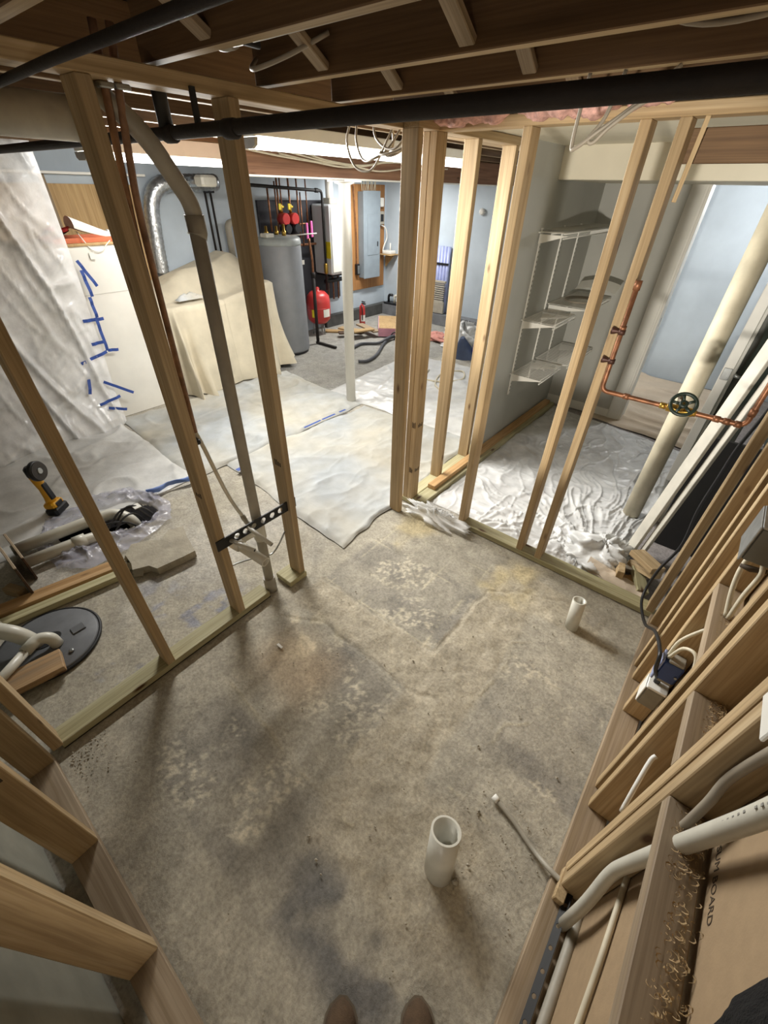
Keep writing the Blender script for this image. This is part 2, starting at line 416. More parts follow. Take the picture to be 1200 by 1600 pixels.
    return c, np.minimum(z, .006)
def make_floor():
    vs, fs, cs = [], [], []
    def add(x0, x1, y0, y1, st, hole=None):
        nx = int(round((x1 - x0) / st)) + 1; ny = int(round((y1 - y0) / st)) + 1
        X, Y = np.meshgrid(np.linspace(x0, x1, nx), np.linspace(y0, y1, ny))
        c, z = floor_look(X, Y); b = sum(len(v) for v in vs)
        vs.append(np.stack([X, Y, z], -1).reshape(-1, 3)); cs.append(c.reshape(-1, 3))
        i, j = np.meshgrid(np.arange(nx - 1), np.arange(ny - 1)); k = (j * nx + i)
        if hole is not None:
            keep = ~inpoly(X[:-1, :-1] + (x1 - x0) / (nx - 1) / 2, Y[:-1, :-1] + (y1 - y0) / (ny - 1) / 2, hole); k = k[keep]
        k = k.reshape(-1); fs.append(np.stack([k, k + 1, k + 1 + nx, k + nx], -1) + b)
    add(-1.6, .4, -.5, 2.26, .009)
    add(-3.2, -1.6, -.5, 1.3, .015, PITPOLY); add(-3.2, -1.6, 1.3, 2.26, .04)
    add(-6.2, -3.2, -.5, 2.26, .05); add(-6.2, .4, 2.26, 7.2, .05); add(.4, 1.6, -.5, 7.2, .1); add(-6.2, 1.6, -3.6, -.5, .1)
    v = np.concatenate(vs); f = np.concatenate(fs); c = np.concatenate(cs)
    me = bpy.data.meshes.new('floor'); me.vertices.add(len(v)); me.vertices.foreach_set('co', v.ravel())
    me.loops.add(f.size); me.loops.foreach_set('vertex_index', f.ravel().astype(np.int32)); me.polygons.add(len(f))
    me.polygons.foreach_set('loop_start', np.arange(0, f.size, 4, dtype=np.int32)); me.polygons.foreach_set('use_smooth', np.ones(len(f), bool))
    me.update(calc_edges=True)
    a = me.color_attributes.new('Col', 'FLOAT_COLOR', 'POINT'); a.data.foreach_set('color', np.concatenate([c, np.ones((len(c), 1))], 1).ravel().astype(np.float32))
    k = N('concrete_floor'); at = k.n('ShaderNodeVertexColor', layer_name='Col')
    vv = k.coords((1, 1, 1), False); n = k.noise(vv, 75, 5, .65); n2 = k.noise(vv, 9, 5, .6)
    col = k.mix(at.outputs[0], k.ramp(n, [(.3, (.50, .49, .47, 1)), (.55, (1, 1, 1, 1)), (.72, (1.3, 1.29, 1.26, 1))]), .6, 'MULTIPLY')
    n3 = k.noise(vv, 26, 6, .7); col = k.mix(col, k.ramp(n3, [(.33, (.68, .67, .66, 1)), (.5, (1, 1, 1, 1)), (.66, (1.16, 1.15, 1.12, 1))]), .5, 'MULTIPLY')
    col = k.mix(col, k.ramp(n2, [(.3, (.8, .79, .77, 1)), (.7, (1.12, 1.11, 1.1, 1))]), .8, 'MULTIPLY')
    k.bump(n, .6, .006); me.materials.append(k.done(col, .82))
    o = link('floor', me, Matrix.Identity(4), None)
    return tags(o, 'bare patched concrete basement floor with old tile marks and filled trenches', 'floor', kind='structure')
FLOOR = make_floor()
mb = MB()
for i in range(len(PITPOLY)):
    a, b = PITPOLY[i], PITPOLY[(i + 1) % len(PITPOLY)]
    cx, cy = -2.85, .58
    def ex(p, s): return (cx + (p[0] - cx) * s, cy + (p[1] - cy) * s)
    A, B_ = ex(a, 1.12), ex(b, 1.12); A2, B2 = ex(a, .8), ex(b, .8)
    mb.add([(*A, -.012), (*B_, -.012), (*B2, -.45), (*A2, -.45)], [(0, 1, 2, 3)])
mb.add([(*ex(p, .82), -.44) for p in PITPOLY], [tuple(range(len(PITPOLY)))])
obj('pit_lining', mb, PIT, FLOOR, label='dark soil sides of the open sump pit')

# ================================================================ SHELL
def wallobj(name, x0, x1, y0, y1, z0, z1, mat, label):
    return obj(name, MB().box(x0, x1, y0, y1, z0, z1), mat, None, label, 'wall', kind='structure')
wallobj('wall_front', -1.62, -.48, -.62, -.415, 0, 2.36, CONC_W, 'grey foundation concrete wall behind the near left stud frame')
wallobj('wall_boiler', -5.75, -5.55, -.5, 7.05, 0, 2.36, BLUEWALL, 'pale blue painted wall behind the boiler and grey electrical panel')
wallobj('wall_far', -5.55, -1.42, 6.85, 7.05, 0, 2.36, BLUEWALL, 'pale blue painted far wall seen between the standing studs')
wallobj('wall_hall', -1.42, 1.6, 6.42, 6.6, 0, 2.36, BLUEWALL, 'bright blue white hall wall beyond the open doorway')
wallobj('wall_side', .62, .8, 2.3, 6.5, 0, 2.36, GREENM, 'dark end wall behind the leaning white boards')
wallobj('wall_rear', -6, -1.62, -.62, -.5, 0, 2.36, CONC_W, 'bare concrete wall of the main room beside the clear plastic curtain')
# closet: back wall with door casing, shelf wall, ceiling and bulkhead
wb = wallobj('wall_closet_back', -1.40, -.62, 4.71, 4.82, 0, 2.14, GREYWALL, 'grey white closet back wall ending at the doorway')
mb = MB().box(-.74, -.62, 4.694, 4.71, 0, 2.1, .003).box(-.725, -.64, 4.688, 4.694, 0, 2.1); obj('door_casing', mb, WHITE, wb)
obj('jamb_board', MB().box(-.62, -.602, 4.69, 4.85, 0, 2.1, .002), WHITE, wb)
obj('latch_plate', MB().box(-.604, -.6, 4.74, 4.77, .93, 1.0), STEEL, wb, label='small steel latch plate on the casing')
obj('baseboard', MB().box(-1.40, -.74, 4.698, 4.71, 0, .09, .003), WHITE, wb)
wallobj('wall_closet_side', -1.412, -1.398, 2.966, 4.71, .04, 2.14, GREYWALL, 'grey white plasterboard closet wall carrying the wire shelves')
cl = obj('ceiling_closet', MB().box(-1.52, .62, 2.21, 3.62, 2.13, 2.145), CREAM, None, 'cream plasterboard ceiling over the closet behind the right stud frame', 'ceiling', kind='structure')
mb = MB().box(-1.6, .62, 3.62, 4.9, 1.952, 2.145, .004)
obj('ceiling_bulkhead', mb, CREAM, None, 'cream boxed bulkhead crossing above the closet and doorway', 'ceiling', kind='structure')
obj('ceiling_hall', MB().box(-1.42, .62, 4.9, 6.42, 2.14, 2.16), WHITE, None, 'white hall ceiling beyond the bulkhead', 'ceiling', kind='structure')

# ---- ceiling: subfloor, joists, bridging
ce = obj('ceiling', MB().box(-6, 1.6, -3.6, 7.05, 2.37, 2.40), DARKWOOD, None, 'dark wooden subfloor over the open ceiling joists', 'ceiling', kind='structure')
for y in (-1.06, -.66, -.28, .10, .50, .895, 1.285, 1.645, 2.03):
    lumber('joist', (-1.60, y, 2.255), (1.5, y, 2.255), .225, .040, (0, 1, 0), JOIST, ce)
for i, x in enumerate((-2.09, -2.52, -2.96, -3.40, -3.84, -4.28, -4.72, -5.16, -5.48)):
    lumber('joist', (x, -.48, 2.255), (x, 6.84, 2.255), .225, .040, (1, 0, 0), JOIST, ce)
ys = (.10, .50, .895, 1.285, 1.645, 2.03)
for a, b in zip(ys, ys[1:]):
    for xb in (-1.27, -.78):
        for s in (0, 1):
            z0, z1 = (2.16, 2.345) if s else (2.345, 2.16)
            lumber('bridging_strut', (xb + s * .055, a + .02, z0), (xb + s * .055, b - .02, z1), .019, .044, (1, 0, 0), PINE_DUSTY, ce)
for x0, y0 in ((-.30, .70), (-.22, 1.10), (.02, 1.46)):
    lumber('blocking_board', (x0, y0 - .18, 2.20), (x0 + .05, y0 + .17, 2.33), .09, .02, (1, 0, 0), PINE_ORANGE, ce)
EDGE = wood('joist_lit_edge', '9c865f', 'b39c73', 'c4b088', False)   # lighter copy of the joist wood, paints light onto the undersides
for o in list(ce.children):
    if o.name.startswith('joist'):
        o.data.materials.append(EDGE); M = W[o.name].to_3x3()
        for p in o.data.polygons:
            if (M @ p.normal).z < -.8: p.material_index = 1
bm = lumber('ceiling_beam', (-3.12, 2.22, 2.04), (-3.12, 6.84, 2.04), .20, .13, (1, 0, 0), BEAM, None, label='heavy brown timber beam over the white steel column in the main room', cat='beam', kind='structure')
obj('trim_strip', MB().box(-3.19, -3.05, 2.22, 6.84, 1.93, 1.941), WHITE, bm, label='white painted strip under the beam')

# ================================================================ STUD WALLS
def frame(name, loc, label): return root(name, loc, label, 'stud wall', kind='structure')
ZP, ZT = .038, 2.09
wl = frame('wall_left', (-1.54, .4, 0), 'open stud frame left of the bathroom floor with three spaced studs')
platey(-1.585, -1.495, -.235, .845, 0, ZP, PINE_GREEN, wl)
platey(-1.585, -1.455, .965, 1.092, 0, ZP, PINE_GREEN, wl)
obj('sill_gasket', MB().box(-1.5855, -1.494, -.235, .845, -.002, .004), BLACK, wl)
stud(-1.585, -1.495, .233, .271, ZP, ZT, PINE, wl); stud(-1.585, -1.495, .640, .680, ZP, ZT, PINE, wl); stud(-1.56, -1.47, 1.052, 1.092, ZP, ZT, PINE, wl)
stud(-1.575, -1.484, -.264, -.226, ZP, ZT, PINE, wl)
platey(-1.585, -1.495, -.36, 4.7, ZT, ZT + .038, PINE, wl, 'top_plate')

wn = frame('wall_near', (-.9, -.315, 0), 'open stud frame along the near left edge of the bathroom floor')
platex(-1.482, -.30, -.362, -.273, 0, ZP, PINE_DUSTY, wn)
for x in (-1.463, -1.057, -.640): stud(x - .019, x + .019, -.362, -.274, ZP, ZT, PINE, wn)
platex(-1.482, .3, -.362, -.273, ZT, ZT + .038, PINE, wn, 'top_plate')

wc = frame('wall_closet', (-1.46, 2.5, 0), 'row of fresh pale studs in line with the closet wall')
stud(-1.500, -1.411, 1.955, 1.993, 0, ZT, PINE, wc, 'corner_post')
stud(-1.450, -1.412, 2.102, 2.190, ZP, ZT, PINE, wc); stud(-1.489, -1.451, 2.102, 2.190, ZP, ZT, PINE, wc)
stud(-1.502, -1.414, 2.490, 2.528, ZP, ZT, PINE, wc); stud(-1.502, -1.414, 2.925, 2.963, ZP, ZT, PINE, wc)
for y in (3.36, 3.8, 4.24, 4.66): stud(-1.502, -1.414, y, y + .038, ZP, ZT, PINE, wc)
platey(-1.502, -1.414, 2.098, 4.70, 0, ZP, PINE_GREEN, wc)
platey(-1.492, -1.408, 1.955, 4.70, ZT, ZT + .038, PINE, wc, 'top_plate')

wbk = frame('wall_back', (-.4, 2.16, 0), 'open stud frame between the bathroom floor and the closet, with a low plate')
platex(-1.008, .26, 2.115, 2.205, 0, ZP, PINE_GREEN, wbk)
for x in (-.988, -.550, -.425, .235): stud(x - .019, x + .019, 2.116, 2.204, ZP, ZT, PINE, wbk)
platex(-1.56, .62, 2.115, 2.205, ZT, ZT + .038, PINE, wbk, 'top_plate')
platex(-.43, .6, 2.207, 2.25, 1.972, 2.068, JOIST, wbk, 'header_board', label='dark stained header board')

wr = frame('wall_right', (.31, 1.0, 0), 'crowded stud frame on the right with dusty fire blocks and brown board behind')
platey(.248, .348, -.5, 2.112, 0, ZP, PINE_DUSTY, wr)
for y, x0 in ((2.03, .256), (1.70, .256), (1.62, .266), (1.425, .275), (1.03, .275), (.945, .275), (.692, .275), (.644, .275), (.20, .275)):
    stud(x0, x0 + .085, y, y + .037, ZP, ZT, PINE, wr)
platey(.262, .35, -.5, 2.112, ZT, ZT + .038, PINE, wr, 'top_plate')
for y0, y1, z in ((1.068, 1.424, .885), (.730, .944, .885), (.238, .643, .885), (-.16, .199, .885)):
    platey(.276, .350, y0, y1, z - .038, z, PINE_DUSTY, wr, 'fire_block')
obj('plasterboard', MB().box(.362, .375, -.5, 2.0, .01, 2.1), PAPER, wr, label='brown paper back of a plasterboard sheet')
# sawdust and shavings lying on the fire blocks and plate
def shavings(name, boxes, n, parent):
    mb = MB(); R_ = random.Random(5)
    for x0, x1, y0, y1, z in boxes:
        for _ in range(n):
            x, y = R_.uniform(x0, x1), R_.uniform(y0, y1); a = R_.uniform(0, 6.28); r = R_.uniform(.003, .011); h = R_.uniform(.002, .011)
            pts = [(x + r * math.cos(a + t) + .004 * t * math.cos(a), y + r * math.sin(a + t) * .7, z + h * (.3 + .7 * abs(math.sin(t)))) for t in (0, .8, 1.6, 2.4, 3.2)]
            wv = V((math.cos(a + 1.2), math.sin(a + 1.2), .5)) * R_.uniform(.001, .0025)
            P = [V(p) for p in pts] + [V(p) + wv for p in pts]
            mb.add(P, [(i, i + 1, 6 + i, 5 + i) for i in range(4)])
    o = obj(name, mb, wood('shaving', 'a98c60', 'c0a476', 'd2ba8e', False) if 'shaving' not in bpy.data.materials else bpy.data.materials['shaving'], parent); o['kind'] = 'stuff'; return o
shavings('wood_shavings', [(.30, .348, .5, .64, .886), (.31, .35, .25, .5, .886), (.31, .348, .80, .94, .886), (.32, .35, .735, .94, .886), (.30, .35, 1.1, 1.3, .886), (.30, .34, .55, .8, .039)], 150, wr)
lumber('lath_strip', (-.362, 2.12, ZT), (-.385, 2.18, 1.86), .016, .004, (0, 1, 0), PINE, wbk)

# ink stamps on the studs (flat marks)
def stamp(x, y, z, face, parent, n=4, h=.028, w_=.05):
    mb = MB(); R_ = random.Random(int(abs(x * 1000 + y * 77 + z * 991)))
    for i in range(n):
        q = (i + .5) / n * w_ - w_ / 2; a = w_ / n * .32
        zz = R_.uniform(.6, 1) * h
        if face == 'y': mb.box(x + q - a, x + q + a, y - .0008, y, z, z + zz)
        else: mb.box(x, x + .0008, y + q - a, y + q + a, z, z + zz)
    obj('grade_stamp', mb, INK, parent)
stamp(-1.43, 2.102, .62, 'y', wc, 3, .045, .03); stamp(-1.43, 2.102, .27, 'y', wc, 3, .045, .03); stamp(-1.412, 2.15, .62, 'x', wc); stamp(-1.412, 2.15, .27, 'x', wc)
stamp(-1.54, .640, .80, 'y', wl, 3); stamp(-1.515, 1.052, .78, 'y', wl, 4, .035); stamp(-1.038, -.32, .62, 'x', wn, 5, .04, .06)
# printed words on the plasterboard back
def words(name, txt, loc, M3, size, parent, mat=INK):
    cu = bpy.data.curves.new(name, 'FONT'); cu.body = txt; cu.size = size; cu.extrude = .0003; cu.materials.append(mat)
    M = M3.to_4x4(); M.translation = V(loc); return link(name, cu, M, parent)
FACE_MX = Matrix(((0, 0, -1), (-1, 0, 0), (0, 1, 0)))      # reads on a face that looks toward -x
FACE_PX = Matrix(((0, 0, 1), (1, 0, 0), (0, 1, 0)))        # reads on a face that looks toward +x
FACE_MY = Matrix(((1, 0, 0), (0, 0, -1), (0, 1, 0)))       # reads on a face that looks toward -y
words('printed_words', 'GYPSUM BOARD', (.3615, .640, .900), FACE_MX, .025, wr)

# ================================================================ LIGHT FIXTURES
def fixture(name, x, y0, y1, z, wd, label, h=.075):
    r = root(name, (x, (y0 + y1) / 2, z), label, 'light fixture', 'ceiling tube lights')
    obj('housing', MB().box(x - wd * .5, x + wd * .5, y0, y1, z + h * .6, 2.139, .004), WHITE, r)
    mb = MB(); prof = [(-.5, .6), (-.47, .2), (-.3, 0), (.3, 0), (.47, .2), (.5, .6)]
    P = [(x + a * wd, y0 + .02, z + b * h) for a, b in prof] + [(x + a * wd, y1 - .02, z + b * h) for a, b in prof]
    mb.add(P, [(i, i + 1, 7 + i, 6 + i) for i in range(5)]); obj('diffuser', mb, TUBEGLOW, r)
    for yy in (y0, y1 - .02):
        mb = MB(); pr = [(x + a * wd * 1.04, z + b * h - .003) for a, b in prof]
        P = [(p[0], yy, p[1]) for p in pr] + [(p[0], yy + .02, p[1]) for p in pr]; n = 6
        mb.add(P, [tuple(range(n)), tuple(range(2 * n - 1, n - 1, -1))] + [(i, n + i, n + (i + 1) % n, (i + 1) % n) for i in range(n)])
        obj('end_cap', mb, PVC_OLD, r)
    return r
fixture('ceiling_tube_light', -2.40, 1.78, 4.08, 2.035, .17, 'long lit tube light hanging between the joists behind the corner studs')
fixture('ceiling_tube_light', -3.90, 1.55, 2.75, 1.995, .16, 'lit tube light over the cloth covered table')
fixture('ceiling_tube_light', -4.6, 4.95, 6.2, 2.075, .14, 'lit tube light above the grey water tank and boiler', .05)
hb = root('hall_ceiling_lamp', (-.15, 5.45, 2.0), 'small round lit lamp under the bulkhead in the hall', 'lamp')
obj('lamp_shade', MB().lathe([(.03, 2.14), (.09, 2.12), (.12, 2.07), (.1, 2.02), (.02, 1.995)], 20, Matrix.Translation((-.15, 5.45, 0))), BULBGLOW, hb)
obj('lamp_base', MB().lathe([(.09, 2.12), (.1, 2.141)], 20, Matrix.Translation((-.15, 5.45, 0))), WHITE, hb)

# ================================================================ OVERHEAD PIPES, DUCTS, CABLES
def P1(name, path, r, mat, label, cat_='pipe', n=14, group=None, **k):
    return obj(name, MB().tube(path, r, n), mat, None, label, cat_, group, **k)
ip = obj('iron_pipe', MB().tube([(-3.6, .95, 2.002), (-1.0, .95, 2.008), (1.2, .95, 2.012)], .0172, 14), IRON, None, 'long black iron pipe running under the joists across the whole room', 'pipe')
for x in (-1.66, -1.335): obj('pipe_coupling', MB().tube([(x - .028, .95, 2.004), (x - .022, .95, 2.004), (x + .022, .95, 2.004), (x + .028, .95, 2.004)], [.018, .023, .023, .018], 14), IRON, ip)
obj('drop_nipple', MB().tube([(-1.675, .95, 2.02), (-1.675, .95, 2.14)], .022, 12), BLACKM, ip)
obj('hanger_strap', MB().box(-1.497, -1.487, .942, .958, 2.02, 2.10), BLACKM, ip)
P1('black_drain_pipe', [(-2.2, .53, 2.06), (-1.3, .524, 2.075), (.3, .51, 2.085)], .0095, IRON, 'black pipe under the joists at the top left corner')
P1('iron_pipe_small', [(-2.0, .33, 2.09), (.3, .30, 2.10)], .009, IRON, 'second dark pipe nearer the top left corner')
vp = obj('overhead_vent_pipe', MB().tube(bend([(-1.44, .97, 2.215), (-1.0, .985, 2.222), (.6, 1.0, 2.235)], .05), .021, 16), PVC_OLD, None, 'upper of two white plastic pipes between the joists', 'pipe', 'white pipes between the joists')
vq = obj('overhead_vent_pipe', MB().tube(bend([(-1.45, 1.045, 2.20), (-1.0, 1.06, 2.206), (.6, 1.07, 2.215)], .05), .021, 16), PVC_OLD, None, 'lower of two white plastic pipes between the joists', 'pipe', 'white pipes between the joists')
for p, y, z in ((vp, .972, 2.216), (vq, 1.048, 2.201)):
    obj('elbow', MB().tube(bend([(-1.40, y, z), (-1.475, y, z), (-1.475, y - .03, z + .09)], .04), .0255, 14), PVC_OLD, p)
    obj('hanger_clip', MB().box(-1.33, -1.316, y - .028, y + .028, z - .028, z + .16, .003), BLACKM, p)
dk = obj('round_duct', MB().tube([(-2.35, .28, 2.068), (-2.28, .60, 2.066), (-2.22, .93, 2.062)], .066, 22), PVC_OLD, None, 'fat grey round pipe under the joists at upper left', 'duct')
obj('duct_collar', MB().tube([(-2.225, .90, 2.062), (-2.213, .95, 2.062)], .071, 22), PVC_OLD, dk)
# grey vent pipe coming down through the left frame
vs_ = obj('vent_stack', MB().tube(bend([(-1.62, .70, 2.10), (-1.548, .80, 2.0), (-1.545, .905, 1.83), (-1.545, .905, 1.75)], .06), .027, 18), PVC_OLD, None, 'grey plastic drain stack standing in the left stud frame with an offset at its top', 'pipe')
obj('coupling', MB().tube([(-1.545, .905, 1.80), (-1.545, .905, 1.75), (-1.545, .9, 1.74)], .0315, 18), PVC_OLD, vs_)
obj('stack_pipe', MB().tube([(-1.545, .903, 1.78), (-1.545, .893, .9), (-1.538, .885, .03)], .026, 18), PVC_OLD, vs_)
obj('tee_hub', MB().tube([(-1.544, .892, .52), (-1.544, .891, .50), (-1.543, .890, .40), (-1.543, .890, .38)], [.027, .033, .033, .027], 18), PVC, vs_)
obj('foot_sleeve', MB().tube([(-1.538, .885, .10), (-1.538, .885, -.005)], .034, 18), PVC_OLD, vs_)
obj('branch_pipe', MB().tube([(-1.543, .89, .455), (-1.545, .80, .46), (-1.545, .735, .465)], .026, 16), PVC, vs_)
db = obj('drain_stub', MB().pipe((-1.56, .742, .465), (-1.345, .775, .425), .025, .020, 20), PVC, None, 'fat white drain stub poking out of the left frame below the black bracket', 'pipe')
obj('elbow', MB().tube(bend([(-1.545, .80, .46), (-1.562, .735, .466), (-1.50, .748, .457)], .03), .031, 16), PVC, db)
for nm, a, b, lb in (('pex_stub', (-1.50, .70, .535), (-1.355, .737, .525), 'thin white tube stub through the black bracket above the fat drain stub'), ('pex_stub', (-1.50, .803, .555), (-1.345, .826, .505), 'thin white tube stub through the black bracket beside the drain stack')):
    o = obj(nm, MB().pipe(a, b, .0105, .007, 14), PEX, None, lb, 'tube'); a_, b_ = V(a), V(b); t = (b_ - a_).normalized()
    obj('open_end', MB().tube([b_ - t * .004, b_ - t * .001], .0075, 12), RUBBER, o)
# black perforated bracket across two studs
mb = MB(); hy = [.738, .788, .838, .895, .952, 1.004]
def platewithholes(y0, y1, z0, z1, holes, r, x0, x1):
    """strip in the yz plane, each hole cut through a square cell"""
    m = MB(); zc = (z0 + z1) / 2; cuts = [y0]; hw = (z1 - z0) / 2
    for h in holes: cuts += [h - hw * .92, h + hw * .92]
    cuts.append(y1)
    for i in range(0, len(cuts) - 1):
        a, b = cuts[i], cuts[i + 1]
        if i % 2 == 0: m.box(x0, x1, a, b, z0, z1)
        else:
            yc = (a + b) / 2; n = 16; sq = []; ci = []
            for k in range(n):
                t = 2 * PI * k / n + PI / 4; c, s_ = math.cos(t), math.sin(t); q = 1 / max(abs(c), abs(s_))
                sq.append((yc + c * q * (b - a) / 2, zc + s_ * q * hw)); ci.append((yc + c * r, zc + s_ * r))
            for x, fl in ((x1, 0), (x0, 1)):
                P = [(x, *p) for p in sq] + [(x, *p) for p in ci]
                m.add(P, [(k, (k + 1) % n, n + (k + 1) % n, n + k)[::-1 if fl else 1] for k in range(n)])
            m.add([(x0, *p) for p in ci] + [(x1, *p) for p in ci], [(k, n + k, n + (k + 1) % n, (k + 1) % n) for k in range(n)])
            m.add([(x0, *p) for p in sq] + [(x1, *p) for p in sq], [(k, (k + 1) % n, n + (k + 1) % n, n + k) for k in range(n)])
    return m
obj('stub_out_bracket', platewithholes(.628, 1.108, .510, .568, hy, .0165, -1.4945, -1.4885), BLACKM, None, 'black steel bracket with round holes screwed across two studs of the left frame', 'bracket')
obj('pex_riser', MB().tube(cat([(-1.60, .712, 1.40), (-1.598, .722, 1.12), (-1.60, .748, .98), (-1.60, .80, .70), (-1.59, .848, .53)]), .0095, 10), PEX, None, 'thin white water tube slanting down beside the second stud', 'tube')
obj('pex_fitting', MB().tube([(-1.592, .842, .555), (-1.59, .848, .53), (-1.585, .855, .50), (-1.57, .86, .49)], [.012, .014, .012, .014], 10), PVC_OLD, bpy.data.objects['pex_riser'])
for x, y0, ys_, z1, lb in ((-1.560, .738, (.722, .704, .700), 1.45, 'left of two thin copper tubes behind the second stud'), (-1.552, .777, (.748, .728, .712), 1.08, 'right of two thin copper tubes behind the second stud')):
    o = obj('copper_tube', MB().tube(cat([(x, y0 + .012, 2.20), (x, ys_[0], 1.95), (x - .004, ys_[1], 1.72), (x - .008, ys_[2], z1)]), .0105, 10), COPPER_AGED, None, lb, 'tube', 'copper tubes')
    obj('pipe_clip', MB().box(x - .014, x + .014, y0 - .02, y0 + .02, 2.075, 2.088, .003), STEEL, o)
for y, z, lb in ((.688, 1.30, 'small black pipe clip high on the second stud'), (.692, 1.03, 'small black pipe clip low on the second stud')):
    obj('pipe_clip', MB().box(-1.60, -1.56, y - .008, y + .035, z - .010, z + .010, .004), BLACK, None, lb, 'clip')
obj('perforated_strap', MB().tube(cat([(-1.55, 1.05, .33), (-1.55, 1.0, .27), (-1.55, .94, .235), (-1.55, .86, .27), (-1.55, .76, .31), (-1.55, .685, .33)]), .005, 6), STEEL, None, 'thin steel hanger strap sagging around the foot of the drain stack', 'strap')

# cable loops near the ceiling
def loops(name, paths, r, mat, label): 
    rt = root(name, (sum(p[0][0] for p in paths) / len(paths), paths[0][0][1], 2.1), label, 'cable')
    for p in paths: obj('cable_loop', MB().tube(cat(p, 7), r, 8), mat, rt)
    return rt
loops('hanging_cables', [
    [(-1.86, 2.02, 2.14), (-1.875, 2.0, 2.06), (-1.83, 2.0, 1.97), (-1.75, 2.0, 1.945), (-1.69, 2.0, 1.97), (-1.60, 1.98, 2.06), (-1.55, 2.0, 2.14)],
    [(-1.84, 2.04, 2.14), (-1.83, 2.02, 2.06), (-1.77, 2.0, 1.99), (-1.69, 1.98, 1.99), (-1.60, 1.99, 2.03), (-1.50, 2.0, 2.14)],
    [(-1.72, 2.02, 2.14), (-1.69, 2.0, 2.07), (-1.60, 1.98, 2.025), (-1.52, 1.97, 2.04), (-1.45, 1.99, 2.14)],
    [(-1.62, 2.03, 2.14), (-1.60, 2.02, 2.04), (-1.63, 2.0, 2.015), (-1.59, 1.985, 2.00), (-1.50, 1.98, 2.03), (-1.43, 1.99, 2.14)],
    [(-1.64, 2.0, 2.03), (-1.645, 1.98, 2.01), (-1.61, 1.965, 2.005), (-1.52, 1.965, 2.02), (-1.44, 1.97, 2.06), (-1.41, 1.98, 2.14)]], .0052, CABLE_GR, 'loose loops of grey cable hanging from the ceiling by the corner post')
loops('hanging_cables', [
    [(-.60, 1.62, 2.14), (-.605, 1.62, 2.07), (-.603, 1.61, 1.99), (-.585, 1.6, 1.985), (-.53, 1.6, 2.02), (-.46, 1.62, 2.07), (-.38, 1.64, 2.14)],
    [(-.51, 1.63, 2.14), (-.53, 1.62, 2.05), (-.555, 1.6, 2.005), (-.54, 1.6, 1.995), (-.50, 1.6, 2.03), (-.42, 1.62, 2.08), (-.28, 1.64, 2.10), (-.2, 1.66, 2.14)]], .0055, CABLE_GR, 'two grey cream cable ends drooping under the black pipe near the right studs')
loops('beam_cables', [[(-3.0, y0, 2.08 + d), (-2.99, y0 + .35, 2.05 + d), (-2.99, y0 + .7, 2.03 + d * .3), (-2.985, y0 + 1.1, 2.01 + d * .6), (-2.99, y0 + 1.6, 2.06 + d), (-3.0, y0 + 2.2, 2.07 + d)] for y0, d in ((2.1, 0), (2.25, .02), (2.5, -.02), (2.3, .035))], .006, CABLE, 'bundle of cream cables drooping along the brown beam')
obj('bay_cable', MB().tube(cat([(-.45, 1.30, 2.19), (-.30, 1.36, 2.15), (-.12, 1.42, 2.17), (.1, 1.48, 2.2), (.5, 1.5, 2.22)]), .0055, 8), CABLE_GR, None, 'thin grey cable crossing a joist bay at upper right', 'cable')
obj('bay_cable', MB().tube(cat([(-1.55, 1.24, 2.2), (-1.42, 1.12, 2.15), (-1.3, 1.15, 2.17), (-1.22, 1.24, 2.22)]), .006, 8), CABLE_GR, None, 'short grey cable looping in a joist bay left of the bridging', 'cable')
def tuft(name, boxes, mat, label, dens=22):
    mb = MB(); R_ = random.Random(11)
    for x0, x1, y0, y1, z0, z1 in boxes:
        nx = max(6, int((x1 - x0) * 60)); ox = R_.uniform(0, 50)
        def fn(u, v):
            X = x0 + (x1 - x0) * u; t = v * 2 * PI
            rr = .25 + 1.5 * fbm(u * (x1 - x0) * 26 + ox, v * 7, 4)
            e = np.clip(np.minimum(u, 1 - u) * 6, 0, 1) ** .5
            return X, (y0 + y1) / 2 + np.cos(t) * (y1 - y0) / 2 * rr * e, (z0 + z1) / 2 + np.sin(t) * (z1 - z0) / 2 * rr * e
        mb.grid(nx * 2, dens, fn)
    o = obj(name, mb, mat, None, label, 'insulation', kind='stuff'); return o
tuft('insulation', [(-1.42, -1.05, 2.02, 2.12, 2.10, 2.17), (-1.02, -.62, 2.0, 2.10, 2.10, 2.18), (-.62, -.45, 2.02, 2.10, 2.11, 2.17)], PINKINS, 'ragged pink insulation sticking out above the top plate')

# ================================================================ MAIN ROOM
def T(x, y, z): return Matrix.Translation((x, y, z))
c = obj('column', MB().lathe([(.05, 0), (.05, 1.90), (.085, 1.91), (.085, 1.929)], 24, T(-3.05, 3.21, 0)), WHITE, None, 'round white steel column standing on the drop cloths under the brown beam', 'column', kind='structure')
obj('cap_plate', MB().box(-3.15, -2.95, 3.11, 3.31, 1.918, 1.929), WHITE, c)
c = obj('column', MB().lathe([(.056, .02), (.056, 1.95)], 24, T(-.085, 3.05, 0)), plain('column_cream', 'c4bba3', .6), None, 'round cream steel column behind the green handwheel valve', 'column', kind='structure')
obj('column_base', MB().lathe([(.060, 0), (.060, .012)], 24, T(-.085, 3.05, 0)), PVC_OLD, c)

